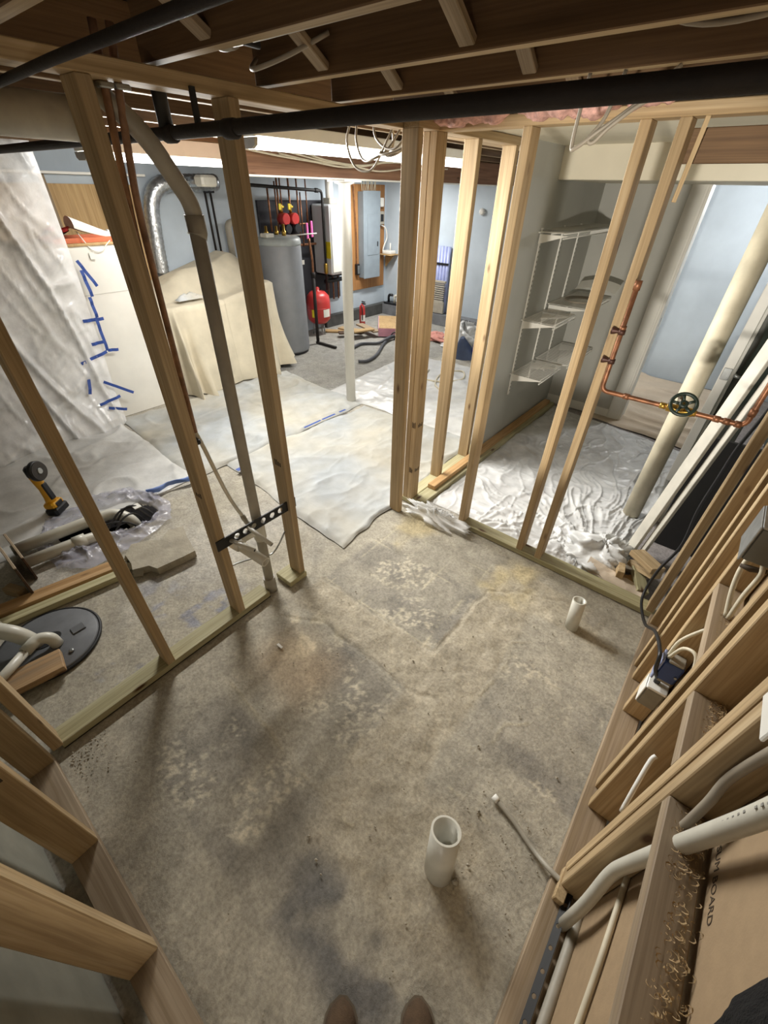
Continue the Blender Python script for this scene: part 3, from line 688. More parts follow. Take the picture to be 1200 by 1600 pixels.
# low white enclosure with odds and ends on its top
lw = wallobj('wall_low', -5.10, -4.5, .95, 1.955, 0, 1.455, WHITE, 'white boxed half wall with blue tape on it and tools on its top')
obj('top_board', MB().box(-5.12, -4.49, 1.15, 1.965, 1.455, 1.475, .004), PLY, lw)
obj('joint_line', MB().box(-4.4995, -4.498, 1.16, 1.955, 1.098, 1.101), GREYWALL, lw)
tr = root('tool_tray', (-4.68, 1.52, 1.475), 'orange and red tools heaped in a shallow tray on the white half wall', 'tray')
obj('tray_base', MB().box(-4.86, -4.54, 1.38, 1.93, 1.475, 1.487, .003).box(-4.555, -4.54, 1.38, 1.93, 1.487, 1.51).box(-4.86, -4.845, 1.38, 1.93, 1.487, 1.51), plain('orange_tray', 'c56a45', .6), tr)
R_ = random.Random(4)
for i in range(7):
    x, y = -4.75 + R_.uniform(-.06, .12), 1.42 + .025 * i; a = R_.uniform(0, 3); q = V((math.cos(a), math.sin(a), .15)) * .05
    obj('tool_handle', MB().tube([V((x, y, 1.53 + .012 * (i % 3))) - q, V((x, y, 1.545 + .012 * (i % 3))) + q], [.012, .009], 8), RED if i % 3 else BLACK, tr)
sc = root('lamp_hood', (-4.62, 1.72, 1.487), 'white plastic work lamp hood lying on the half wall with its cord hanging down', 'lamp')
def hood(u, v):
    t = (u - .5) * PI * 1.25; L = v; r = .105 * (1 - .55 * L ** 1.5) ; y = 1.57 + .30 * L
    return -4.62 + np.sin(t) * r * .9, y, 1.505 + .10 * (1 - L) ** 1.2 + (np.cos(t) - .3) * r * .55 + .012
obj('hood_shell', MB().grid(16, 14, hood), WHITE, sc)
obj('hood_handle', MB().tube(cat([(-4.62, 1.84, 1.53), (-4.62, 1.90, 1.51), (-4.62, 1.955, 1.505)]), [.03] * 7 + [.024] * 6, 12), WHITE, sc)
obj('cord', MB().tube(cat([(-4.6, 1.60, 1.55), (-4.51, 1.595, 1.50), (-4.49, 1.63, 1.43), (-4.488, 1.70, 1.415), (-4.49, 1.76, 1.46), (-4.5, 1.80, 1.485)]), .004, 6), WHITE, sc)
obj('plug_tag', MB().box(-4.492, -4.486, 1.595, 1.635, 1.36, 1.41), WHITE, sc)

# canvas draped table
def drape(x0, x1, y0, y1, ztop, seed, lift, name, mat, label, catg):
    nx, ns = 220, 46
    def fn(u, v):
        t = u * 2 * PI; cx, cy = (x0 + x1) / 2, (y0 + y1) / 2; hx, hy = (x1 - x0) / 2, (y1 - y0) / 2
        ct, st = np.cos(t), np.sin(t); e = .16
        ex = np.sign(ct) * np.abs(ct) ** e * hx; ey = np.sign(st) * np.abs(st) ** e * hy
        per = np.unwrap(np.arctan2(ey, ex), axis=1) * 1.0
        arc = ex * 2.1 + ey * 2.6
        a = np.clip(v / .5, 0, 1); b = np.clip((v - .5) / .5, 0, 1)
        fold = (fbm(arc * 3.4 + seed, v * .6 + seed, 3) - .45) * 1.0 + 1.1 * (ridges(arc * 2.6 + seed, v * .35, 2) - .3)
        k = 1 + 0 * b
        out = (.012 + .07 * b + .30 * fold * b ** 1.05)
        nxm, nym = ex / hx, ey / hy; nl = np.hypot(nxm ** 7, nym ** 7) + 1e-6
        X = cx + ex * a + out * np.sign(nxm) * np.abs(nxm) ** 7 / nl * (b > 0); Y = cy + ey * a + out * np.sign(nym) * np.abs(nym) ** 7 / nl * (b > 0)
        zt = ztop(X, Y) + .012 * (fbm(X * 9, Y * 9, 3) - .5)
        hem = lift(X, Y)
        Z = np.where(b > 0, zt * (1 - b) + hem * b - .02 * np.sin(b * PI) * 0, zt)
        return X, Y, Z
    return obj(name, MB().grid(nx, ns, fn), mat, None, label, catg)
def ztop(X, Y):
    back = smooth(-4.72, -5.05, X)
    return .89 + .10 * smooth(2.9, 3.35, Y) + back * (.10 + .16 * smooth(2.3, 2.75, Y) * smooth(3.6, 3.3, Y))
drape(-5.34, -4.52, 2.06, 3.50, ztop, 3.3, lambda X, Y: .012 + .05 * smooth(3.0, 3.5, Y), 'draped_canvas', CANVAS, 'cream canvas cloth draped to the floor over a table beside the grey tank', 'cloth')
obj('crumpled_rag', MB().grid(30, 14, lambda u, v: (-4.72 + .10 * v + .03 * (fbm(u * 6, v * 5, 3) - .5), 2.33 + .30 * u, .915 + .055 * np.sin(v * PI) * np.sin(u * PI) ** .6 * (.4 + 1.2 * fbm(u * 7, v * 6, 3)))), CANVAS_W, None, 'small white rag crumpled on the draped table', 'rag')

# water tank
tk = obj('water_tank', MB().lathe([(.265, .03), (.27, .05), (.27, 1.30), (.262, 1.315)], 40, T(-4.95, 3.98, 0)), TANKG, None, 'tall grey cylindrical hot water tank behind the draped table', 'tank')
obj('tank_lid', MB().lathe([(.272, 1.30), (.275, 1.315), (.27, 1.365), (.24, 1.385), (.02, 1.39)], 40, T(-4.95, 3.98, 0)), plain('tank_lid_grey', '9aa09f', .45), tk)
obj('tank_foot', MB().lathe([(.255, 0), (.255, .03)], 40, T(-4.95, 3.98, 0)), BLACK, tk)
obj('control_box', MB().box(-4.97, -4.85, 3.72, 3.84, 1.385, 1.425, .006), plain('pale_box', 'c7c4ba', .5), tk)
for x, y, h in ((-5.05, 3.88, .10), (-4.93, 4.06, .12), (-5.1, 4.08, .09)):
    obj('tank_fitting', MB().lathe([(.026, 1.385), (.026, 1.39 + h * .4), (.016, 1.39 + h * .45), (.016, 1.39 + h)], 12, T(x, y, 0)), BRASS, tk)
obj('sensor_rod', MB().tube([(-4.80, 4.05, 1.40), (-4.72, 4.42, 1.41)], .007, 8), WHITE, tk)
obj('rating_sticker', MB().box(-4.752, -4.75, 4.13, 4.2, 1.08, 1.13, M=None), WHITE, tk)

# boiler wall: black board, manifold, boiler, panel
bb = obj('insulation_board', MB().box(-5.55, -5.51, 4.15, 5.62, .42, 1.73, .004), plain('black_board', '2e2f36', .7), None, 'dark board fixed to the wall behind the copper manifold', 'board')
mf = root('copper_manifold', (-5.35, 4.45, 1.4), 'row of upright copper pipes with yellow valves and two red pumps above the tank', 'pipework')
for i, (y, z0, z1, r) in enumerate(((4.21, 1.40, 1.86, .012), (4.33, 1.38, 1.93, .010), (4.37, 1.55, 2.0, .012), (4.42, 1.6, 1.99, .009), (4.56, 1.35, 2.0, .012), (4.70, 1.3, 2.0, .011), (4.75, 1.2, 1.82, .009), (4.86, 1.45, 2.0, .009))):
    obj('copper_pipe', MB().tube([(-5.35, y, z0), (-5.35, y, z1)], r, 10), COPPER, mf)
obj('copper_header', MB().tube([(-5.37, 4.15, 1.22), (-5.37, 5.0, 1.22)], .016, 10), COPPER, mf)
obj('copper_header', MB().tube(bend([(-5.36, 4.72, 1.42), (-5.36, 4.72, 1.47), (-5.36, 4.86, 1.47), (-5.36, 4.86, 1.6)], .02), .010, 10), COPPER, mf)
for y in (4.40, 4.56):
    p_ = obj('pump_body', MB().tube([(-5.38, y, 1.42), (-5.33, y, 1.42), (-5.29, y, 1.43), (-5.22, y, 1.43)], [.035, .06, .062, .05], 16).tube([(-5.35, y, 1.33), (-5.35, y, 1.54)], .026, 12), BLACK, mf)
    obj('pump_motor', MB().tube([(-5.36, y - .012, 1.535), (-5.25, y - .012, 1.535), (-5.24, y - .012, 1.535)], [.068, .068, .06], 20), RED, p_)
    obj('valve_handle', MB().box(-5.345, -5.33, y - .05, y - .005, 1.63, 1.70, .006).box(-5.345, -5.33, y - .015, y + .04, 1.655, 1.675, .004), BRIGHTYEL, mf)
    obj('valve_body', MB().tube([(-5.35, y, 1.60), (-5.35, y, 1.62), (-5.35, y, 1.68), (-5.35, y, 1.70)], [.015, .022, .022, .015], 10), BRASS, mf)
for y, z in ((4.70, 1.30), (4.785, 1.32)): obj('pink_lever', MB().box(-5.215, -5.19, y - .018, y + .018, z, z + .19, .007), PINKM, None, 'bright pink pipe tag ' + ('nearer the grey tank' if y < 4.75 else 'nearer the white boiler'), 'tag')
gp = obj('gas_pipe', MB().tube(bend([(-5.22, 3.85, 1.885), (-5.22, 5.035, 1.84), (-5.22, 5.035, .62)], .05), .018, 12), BLACKM, None, 'dark grey pipe running along the wall top and down beside the boiler', 'pipe')
obj('gas_pipe_union', MB().tube([(-5.22, 4.90, 1.845), (-5.22, 4.915, 1.845), (-5.22, 4.96, 1.843), (-5.22, 4.975, 1.843)], [.02, .027, .027, .02], 10), BLACKM, gp)
obj('gas_valve', MB().tube([(-5.22, 5.035, .98), (-5.22, 5.035, .96), (-5.22, 5.035, .86), (-5.22, 5.035, .84)], [.02, .03, .03, .02], 10), BRASS, gp)
obj('second_pipe', MB().tube([(-5.30, 5.13, 1.72), (-5.30, 5.13, .60)], .013, 10), IRON, gp)
bo = obj('wall_boiler_unit', MB().box(-5.50, -5.12, 5.07, 5.50, .83, 1.69, .018), plain('boiler_white', 'd9dee2', .4, 0, .03), None, 'white wall hung boiler with a yellow label behind the white column', 'boiler')
obj('boiler_front', MB().box(-5.122, -5.112, 5.085, 5.485, .86, 1.66, .004), WHITE, bo)
obj('warning_label', MB().box(-5.25, -5.135, 5.067, 5.0705, 1.04, 1.25), BRIGHTYEL, bo)
obj('flue_pipe', MB().tube([(-5.32, 5.28, 1.68), (-5.32, 5.28, 2.05)], .055, 18), WHITE, bo)
obj('flue_collar', MB().box(-5.40, -5.24, 5.20, 5.36, 1.69, 1.76, .01), PVC_OLD, bo)
obj('lower_manifold', MB().box(-5.49, -5.17, 5.10, 5.48, .80, .83, .004).tube([(-5.32, 5.10, .72), (-5.32, 5.48, .72)], .03, 12), BLACKM, bo)
for y in (5.16, 5.27, 5.38): obj('boiler_tail_pipe', MB().tube([(-5.32, y, .81), (-5.32, y, .45)], .012, 10), COPPER, bo)
et = obj('expansion_tank', MB().lathe([(.02, .155), (.12, .165), (.175, .22), (.185, .30), (.185, .47), (.17, .55), (.11, .61), (.03, .625), (.03, .66), (.015, .67)], 28, T(-5.30, 4.90, 0)), RED, None, 'red domed expansion tank standing low beside the boiler pipes', 'tank')
obj('tank_seam', MB().lathe([(.187, .385), (.189, .39), (.187, .395)], 28, T(-5.30, 4.90, 0)), RED, et)
def wrap(cx, cy, r, a0, a1, z0, z1, n=8):
    m = MB(); P = []
    for k in range(n + 1):
        a = a0 + (a1 - a0) * k / n; P += [(cx + r * math.cos(a), cy + r * math.sin(a), z0), (cx + r * math.cos(a), cy + r * math.sin(a), z1)]
    return m.add(P, [(2 * k, 2 * k + 2, 2 * k + 3, 2 * k + 1) for k in range(n)], True)
obj('yellow_label', wrap(-5.30, 4.90, .1875, -1.35, -1.0, .27, .38), BRIGHTYEL, et); obj('white_label', wrap(-5.30, 4.90, .1875, -.35, .35, .27, .38), WHITE, et)
obj('tank_legs', MB().tube([(-5.30 + .09, 4.90, .17), (-5.30 + .11, 4.90, 0)], .01, 6).tube([(-5.345, 4.978, .17), (-5.355, 4.995, 0)], .01, 6).tube([(-5.345, 4.822, .17), (-5.355, 4.805, 0)], .01, 6), STEEL, et)
sp = obj('gas_stand_pipe', MB().tube([(-4.90, 4.47, .02), (-4.90, 4.47, .92)], .024, 12), IRON, None, 'dark upright pipe on a floor foot in front of the red tank', 'pipe')
obj('stand_foot', MB().box(-4.93, -4.52, 4.45, 4.49, 0, .03, .004), IRON, sp); obj('upper_pipe', MB().tube(cat([(-4.90, 4.47, .92), (-4.9, 4.475, 1.1), (-4.92, 4.46, 1.34)]), .016, 10), COPPER, sp)
obj('stand_coupling', MB().tube([(-4.9, 4.47, .88), (-4.9, 4.47, .95)], .031, 12), IRON, sp)
fe = obj('fire_extinguisher', MB().lathe([(.045, 0), (.05, .01), (.05, .27), (.04, .31), (.018, .325), (.018, .34)], 18, T(-5.13, 5.74, 0)), RED, None, 'small red fire extinguisher on the floor under the plywood panel board', 'extinguisher')
obj('handle', MB().box(-5.14, -5.05, 5.73, 5.75, .335, .355, .004).box(-5.14, -5.06, 5.73, 5.75, .365, .38, .004), BLACK, fe); obj('hose', MB().tube(cat([(-5.11, 5.70, .33), (-5.07, 5.68, .25), (-5.08, 5.69, .1)]), .009, 8), BLACK, fe)
obj('label', wrap(-5.13, 5.74, .0508, -1.3, .5, .07, .17), WHITE, fe)
pb = obj('panel_backboard', MB().box(-5.549, -5.52, 5.90, 6.78, .46, 1.93, .003), wood('panel_ply', '9a6b3c', 'b07f4c', 'c0925e', True, .05), None, 'orange plywood board on the blue wall behind the grey electrical panel', 'board')
ep = obj('electrical_panel', MB().box(-5.52, -5.40, 6.10, 6.51, .65, 1.84, .006), PANELG, None, 'tall grey electrical panel with a small door on the plywood board', 'panel')
obj('panel_cover', MB().box(-5.402, -5.392, 6.095, 6.515, .64, 1.85, .003), PANELG, ep); obj('panel_door', MB().box(-5.393, -5.386, 6.19, 6.47, .98, 1.55, .003), PANELG, ep); obj('latch', MB().box(-5.387, -5.38, 6.43, 6.455, 1.10, 1.17, .003), BLACK, ep)
cb = root('panel_cables', (-5.45, 6.3, 1.84), 'fan of cream cables dropping into the top of the electrical panel', 'cable')
for i in range(9):
    y = 6.14 + .04 * i; obj('panel_cable', MB().tube(cat([(-5.46, y, 1.845), (-5.46 + .01 * (i % 3), y + .01 * ((i % 4) - 1.5), 1.96), (-5.47, y + .05 * ((i % 3) - 1), 2.13)]), .006, 6), CABLE, cb)
for y, z0, z1, lb in ((6.02, 1.55, 1.70, 'cream'), (6.0, .72, .86, 'dark')): pass
bx = obj('disconnect_box', MB().box(-5.52, -5.44, 6.56, 6.68, 1.40, 1.58, .006), PVC_OLD, None, 'small grey switch box right of the electrical panel', 'switch box'); obj('switch_face', MB().box(-5.441, -5.435, 6.585, 6.655, 1.44, 1.54), BLACK, bx)
obj('outlet_box', MB().box(-5.52, -5.45, 6.60, 6.68, 1.64, 1.76, .006), WHITE, None, 'small white outlet box above the grey switch box', 'outlet')
obj('cord_loop', MB().tube(cat([(-5.48, 6.60, 1.40), (-5.46, 6.74, 1.34), (-5.45, 6.77, 1.2), (-5.45, 6.70, 1.1), (-5.46, 6.68, 1.0), (-5.45, 6.74, .95)]), .010, 8), WHITE, None, 'white cord looping below the switch box', 'cord')
rs = obj('router_shelf', MB().box(-5.50, -5.24, 6.62, 6.84, .955, .97, .003).prism([(0, 0), (.2, 0), (0, -.2)], -.01, .01, Matrix(((1, 0, 0, -5.49), (0, 0, 1, 6.8), (0, 1, 0, .955), (0, 0, 0, 1)))), PLY, None, 'small plywood corner shelf right of the electrical panel', 'shelf')
rt = obj('router_box', MB().box(-5.46, -5.28, 6.66, 6.82, .971, 1.02, .01), WHITE, None, 'white router box on the small corner shelf', 'router'); obj('antenna', MB().tube([(-5.36, 6.76, 1.02), (-5.36, 6.76, 1.13)], .012, 8), WHITE, rt)
for x0, y0, y1, nm, mt in ((-5.53, 5.84, 5.90, 'side_conduit', CABLE), (-5.53, 5.96, 6.02, 'side_conduit', COPPER)):
    obj(nm, MB().tube(cat([(-5.50, y0, 2.1), (-5.49, y0 + .03, 1.7), (-5.49, y1, 1.2), (-5.49, y1, .8)]), .009, 8), mt, None, ('cream' if mt is CABLE else 'copper coloured') + ' cable running down the plywood left of the grey panel', 'cable')
jb = obj('junction_box', MB().box(-5.52, -5.46, 6.0, 6.07, .70, .86, .005), BLACK, None, 'small dark box at the lower left corner of the electrical panel', 'box'); obj('box_lid', MB().box(-5.461, -5.455, 6.008, 6.062, .72, .84, .002), STEEL, jb)

# ledge, baseboards and clutter at the far end
obj('baseboard_boiler', MB().box(-5.55, -5.44, 5.2, 6.85, 0, .17), plain('dark_ledge', '4a4a48', .7, 0, .2), None, 'dark concrete ledge along the foot of the boiler wall', 'ledge', kind='structure')
obj('baseboard_far', MB().box(-5.44, -1.42, 6.66, 6.85, 0, .17), plain('grey_ledge', '77797c', .7, 0, .2), None, 'grey concrete ledge along the foot of the far blue wall', 'ledge', kind='structure')
up = root('sump_controller', (-5.28, 6.74, .17), 'black box with white pipe stubs on the corner ledge', 'pump'); obj('controller_tray', MB().box(-5.42, -4.98, 6.67, 6.83, .17, .20, .004), BLACK, up)
for x in (-5.36, -5.22, -5.08): obj('pipe_stub', MB().tube(bend([(x, 6.75, .20), (x, 6.75, .32), (x + .09, 6.75, .32)], .04), .022, 10), PVC if x > -5.3 else BLACK, up)
fm = obj('foam_board', MB().prism([(-4.98, 6.0), (-4.45, 6.40), (-3.95, 5.75), (-4.45, 5.36)], .012, .13), PINKM if 0 else plain('pink_foam', 'e2a3b6', .8, 0, .1), None, 'pink foam insulation boards with a tan top lying on the floor near the corner post', 'board')
obj('tan_facing', MB().prism([(-4.97, 6.0), (-4.45, 6.39), (-3.96, 5.75), (-4.45, 5.37)], .131, .137), PLY, fm)
Rw = random.Random(9)
for i, (x, y, L, a, mt, lb) in enumerate(((-5.1, 5.16, .5, .6, PLY, 'pale board offcut'), (-4.98, 5.3, .45, .2, PINE, 'short pine offcut'), (-4.8, 5.1, .4, .9, DARKWOOD, 'dark board offcut'), (-4.72, 5.42, .55, -.3, PINE_DUSTY, 'dusty board offcut'), (-4.62, 5.18, .35, 1.2, PLY, 'pale plywood scrap'))):
    q = V((math.cos(a), math.sin(a), 0)) * L / 2; z = .012 + .024 * i
    lumber('board_offcut', V((x, y, z)) - q, V((x, y, z)) + q, .13, .022, (0, 0, 1), mt, None, label=lb + ' in the pile on the floor beyond the white column', cat='offcut', group='offcuts beyond the column')
for pts, lb in (([(-3.85, 4.22, .022), (-3.78, 4.33, .022), (-3.86, 4.62, .022), (-4.12, 5.10, .022), (-4.22, 5.40, .03), (-4.1, 5.62, .022)], 'front'), ([(-4.28, 4.50, .022), (-4.36, 4.85, .022), (-4.2, 5.05, .022), (-4.17, 5.2, .05), (-4.2, 5.42, .05), (-4.05, 5.55, .05)], 'rear')):
    obj('vacuum_hose', MB().tube(cat(pts, 10), .021, 12), plain('hose_grey', '4c4d52', .5), None, lb + ' loop of dark grey hose lying on the floor by the white column', 'hose')
vc = root('vacuum_stand', (-4.15, 5.5, 0), 'small dark wheeled frame at the end of the hose', 'frame')
for k in range(3): obj('frame_bar', MB().tube(cat([(-4.25 + .1 * k, 5.38, .01), (-4.2 + .1 * k, 5.45, .10), (-4.12 + .08 * k, 5.55, .02)]), .010, 8), BLACK, vc)
def blob(x, y, z, rx, ry, rz, seed, amp=.5, n=34, m=22):
    def fn(u, v):
        t, p = u * 2 * PI, v * PI / 2; d = 1 - amp * .5 + amp * ridges(np.cos(t) * 1.4 + v * 2 + seed, np.sin(t) * 1.4 + v * 1.3 + seed, 1.6)
        return x + rx * np.cos(t) * np.cos(p) * d, y + ry * np.sin(t) * np.cos(p) * d, z + rz * np.sin(p) * d
    return MB().grid(n, m, fn)
obj('plastic_bag', blob(-3.25, 5.95, .008, .30, .34, .26, 4.2, .6), FILM_W, None, 'crumpled white plastic bag on the floor near the far blue wall', 'bag')
obj('red_cloth', blob(-3.72, 5.95, .008, .24, .22, .07, 8.1, .5), plain('salmon_cloth', 'c98c80', .9), None, 'salmon coloured cloth lying left of the white bag', 'cloth')
cn = obj('navy_cone', MB().lathe([(.19, .01), (.17, .03), (.06, .24), (.03, .30)], 24, Matrix.Translation((-2.93, 5.45, 0)) @ Matrix.Rotation(.35, 4, 'X')), NAVY, None, 'dark blue funnel shaped object on the floor behind the third stud', 'cone')
dp = obj('dustpan_handle', MB().box(-.04, .04, -.012, .012, 0, .52, .01, Matrix.Translation((-2.78, 5.45, .01)) @ Matrix.Rotation(.12, 4, 'Y')), PURPLE, None, 'purple plastic handle standing beside the dark blue funnel', 'handle'); obj('handle_tip', MB().box(-2.745, -2.685, 5.44, 5.46, .52, .62, .005), WHITE, dp)
sr = root('storage_screen', (-4.3, 6.80, .17), 'pale blue ribbed plastic screen standing against the far wall', 'screen')
mb = MB()
for k in range(6): mb.tube([(-4.47 + .06 * k, 6.80, .18), (-4.47 + .06 * k, 6.80, 1.16)], .031, 10)
obj('ribbed_sheet', mb, plain('lavender_plastic', 'a6afd8', .35), sr); obj('strap_bar', MB().box(-4.5, -4.14, 6.76, 6.775, .90, .93), BLACK, sr)
vg = root('floor_grille', (-4.3, 6.70, .42), 'grey louvred grille leaning in front of the ribbed screen', 'grille')
for k in range(9): obj('louvre', MB().box(-4.46, -4.14, 6.70, 6.73, .36 + .032 * k, .38 + .032 * k, .004), PVC_OLD, vg)
obj('grille_base', MB().box(-4.48, -4.12, 6.69, 6.735, .18, .36, .004), PVC_OLD, vg); obj('grille_top', MB().box(-4.48, -4.12, 6.69, 6.735, .645, .68, .004), PVC_OLD, vg)
obj('round_wall_cap', MB().tube([(-3.68, 6.85, 1.635), (-3.68, 6.81, 1.635), (-3.68, 6.79, 1.63)], [.04, .045, .02], 14), WHITE, None, 'round white knob on the far blue wall', 'knob')
obj('coiled_power_cord', MB().tube(cat([(-2.45, 4.1, .02), (-2.62, 4.25, .02), (-2.75, 4.6, .02), (-2.6, 4.85, .02), (-2.45, 4.6, .02), (-2.6, 4.35, .02), (-2.85, 4.3, .02), (-2.95, 4.6, .02)]), .010, 8), CABLE, None, 'cream cord coiled on the drop cloth behind the studs', 'cord')

# left back corner: plywood wall panels, foil duct, wall pipes
pw = root('plywood_sheets', (-5.53, 2.1, 1.5), 'plywood sheets with battens on the wall above the half wall', 'plywood')
for y0, y1 in ((1.0, 1.78), (1.80, 2.26), (2.28, 2.62)): obj('plywood_sheet', MB().box(-5.549, -5.53, y0, y1, .9, 1.86, .002), PLY, pw)
for y in (1.79, 2.27): obj('batten', MB().box(-5.53, -5.50, y - .025, y + .025, .9, 1.93, .003), PINE_DUSTY, pw)
obj('shelf_ledge', MB().box(-5.549, -5.38, 1.0, 2.7, 1.93, 1.95, .003), WHITE, pw)
fd = obj('foil_duct', MB().tube(cat([(-5.42, 2.62, 1.05), (-5.43, 2.66, 1.4), (-5.43, 2.72, 1.72), (-5.40, 2.86, 1.87), (-5.38, 3.12, 1.89), (-5.36, 3.5, 1.90)], 14), [.075 + .006 * (k % 2) for k in range(71)], 18), FOIL, None, 'crinkled silver foil duct bending down the blue wall', 'duct')
obj('duct_elbow', MB().box(-4.96, -4.80, 2.98, 3.16, 1.86, 1.955, .02), PVC, fd); obj('duct_branch', MB().tube([(-4.94, 3.07, 1.905), (-5.38, 3.12, 1.895)], .045, 16), FOIL, fd)
for y, z0, lb in ((3.40, 1.17, 'left'), (3.47, 1.20, 'right')):
    o = obj('wall_pipe', MB().tube([(-5.47, y, z0), (-5.47, y, 1.95)], .013, 10), IRON, None, lb + ' of two thin dark pipes with taps on the blue wall', 'pipe')
    obj('tap', MB().tube([(-5.47, y, z0 + .02), (-5.47, y, z0 - .06)], .022, 10).box(-5.46, -5.40, y - .03, y + .03, z0 - .03, z0 - .01, .004), BRASS, o); obj('tap_handle', MB().box(-5.45, -5.43, y - .035, y + .035, 1.80, 1.83, .005), BLACK, o)
obj('bent_conduit', MB().tube(bend([(-5.46, 3.62, 1.12), (-5.46, 3.62, 1.50), (-5.46, 3.74, 1.52), (-5.46, 3.76, 1.12)], .09), .04, 14), PVC_OLD, None, 'grey bent pipe hoop on the blue wall left of the tank', 'pipe')

# hanging plastic with blue tape
def curtain(u, v):
    y = -.5 + 1.95 * u; z = 2.10 * v
    edge = 1.0
    fold = (ridges(y * 3.0 + z * .7, z * .45 + 3, 6) * .045 + .014 * ridges(y * 9 + z * 3, z * 1.6, 4) + .010 * ridges(y * 5 - z * 7, z * 5 + 2, 4) + .05 * (fbm(y * 2.6, z * .9 + 4, 3) - .5) + .04 * ridges(y * 1.2 - z * 2.2, z * 1.1 + 9, 5))
    tape = smooth(1.35, 1.46, y)
    y2 = y + (1 - v) ** 2 * -.10 * smooth(.9, 1.45, y)
    return -4.44 + fold * (1 - tape) * 1.3 + .14 * smooth(.35, 0, z) * (1 - .4 * tape) , y2, np.maximum(z, .012)
obj('hanging_plastic_sheet', MB().grid(120, 110, curtain), FILM_C, None, 'clear plastic sheet hanging from the ceiling, taped to the white half wall', 'plastic sheet')
TP = [((1.464, 1.369), (1.549, 1.172)), ((1.47, 1.30), (1.482, 1.10)), ((1.337, .927), (1.507, .922)), ((1.446, .939), (1.442, .658)), ((1.333, .734), (1.458, .74)), ((1.443, .662), (1.536, .649)), ((1.193, .597), (1.433, .653)), ((1.304, .408), (1.508, .258)), ((1.182, .236), (1.382, .263)), ((1.238, .194), (1.383, .139)), ((1.23, .556), (1.152, .339)), ((1.457, 1.10), (1.458, .937))]
TL = ['uppermost slanted strip of blue tape on the half wall', 'blue tape strip bunched along the upper plastic edge', 'level blue tape strip crossing the plastic edge', 'long upright blue tape strip along the plastic edge', 'short level blue tape strip under the crossing one', 'blue tape strip pointing to the bare white side at mid height', 'long slanting blue tape strip over the plastic at mid height', 'loose slanting blue tape strip on the bare white wall', 'lower rising blue tape strip at the gathered plastic', 'lowest blue tape strip above the floor', 'upright blue tape strip seen inside the plastic', 'blue tape strip where the plastic edge starts to fold']
for (a, b), lb in zip(TP, TL):
    d = V((0, b[0] - a[0], b[1] - a[1])); n_ = V((0, -d.z, d.y)).normalized() * .013; x = -4.425
    A, B_ = V((x + .16 * max(0, 1 - a[1] / .45), *a)), V((x + .16 * max(0, 1 - b[1] / .45), *b)); nn = 5; P = []
    for k in range(nn + 1):
        q = A.lerp(B_, k / nn) + V((.006 * math.sin(k * 2.1), 0, 0)); P += [q + n_, q - n_, q + n_ + V((.001, 0, 0)), q - n_ + V((.001, 0, 0))]
    obj('blue_tape_strip', MB().add(P, [f for k in range(nn) for f in ((4 * k, 4 * k + 4, 4 * k + 5, 4 * k + 1), (4 * k + 2, 4 * k + 3, 4 * k + 7, 4 * k + 6))]), BLUETAPE, None, lb, 'tape', 'blue tape strips on the hanging plastic')

# ================================================================ SHEETS ON THE FLOOR
def sheet(name, quad, nx, ny, hf, mat, label, thick=.0, catg='drop cloth', warp=.02, seed=0, base=.006):
    (ax, ay), (bx_, by), (cx, cy), (dx, dy) = quad     # corners in order round the sheet
    def fn(u, v):
        X = ax * (1 - u) * (1 - v) + bx_ * u * (1 - v) + cx * u * v + dx * (1 - u) * v
        Y = ay * (1 - u) * (1 - v) + by * u * (1 - v) + cy * u * v + dy * (1 - u) * v
        e = np.minimum(np.minimum(u, 1 - u), np.minimum(v, 1 - v))
        k = warp * smooth(.12, 0, e)
        X2 = X + k * 2 * (fbm(X * 3 + seed, Y * 3, 3) - .5) * 2; Y2 = Y + k * 2 * (fbm(X * 3 + 30, Y * 3 + seed, 3) - .5) * 2
        Z = (base + hf(X, Y)) * (.25 + .75 * smooth(0, .02, e)) - .002 * smooth(.012, 0, e)
        return X2, Y2, Z
    return obj(name, MB().grid(nx, ny, fn), mat, None, label, catg)
def soft(X, Y): return .006 * fbm(X * 5, Y * 5, 3) + .018 * ridges(X * 1.3 + .4 * Y, Y * 1.0, 4) + .012 * ridges(X * 3 + 7, Y * 3 - X, 3) + .006 * ridges(X * 7, Y * 6 + 3, 3)
def wavy(X, Y): return .010 * fbm(X * 4 + 3, Y * 4, 3) + .026 * ridges(X * 1.7 - .8 * Y + 4, Y * 1.4 + X * .5, 5) + .014 * ridges(X * 4.2 + 2, Y * 3.1 + 5, 4)
def folds(a, b, p=3, w=2.6):
    return np.clip(1 - np.abs(2 * fbm(a, b, 2) - 1) * w, 0, 1) ** p
def crumple(X, Y):
    w1 = fbm(X * 2.2, Y * 2.2, 2) - .5; near = smooth(1.1, -.1, np.hypot(X + .35, Y - 2.45))
    th = np.arctan2(Y - 2.3, X + .15) * 2.4; rr = np.hypot(X + .15, Y - 2.3)
    return (.024 * folds(th * 2.6 + w1 * 3, rr * 1.1 + w1, 2.2, 4.5) + .018 * folds(th * 5 + 4 + w1 * 5, rr * 2.2, 2.2, 4.5) + .014 * folds(X * 7 + 5 + w1 * 3, Y * 3.2 - X * 2, 2.2, 5) + .012 * folds(X * 4 + 2, Y * 11 + w1 * 4, 2, 5) + .004 * fbm(X * 24, Y * 24, 3)) * (.55 + .7 * near) + .012 * near
sheet('plastic_drop_sheet', [(-2.98, -.38), (-2.96, 1.25), (-4.34, 1.30), (-4.42, -.38)], 90, 90, lambda X, Y: wavy(X, Y) * smooth(.5, .9, np.hypot((X + 2.85) / .55, (Y - .55) / .55)), FILM_W, 'milky plastic sheet on the floor left of the open pit, under the angle grinder', base=.006, seed=3)
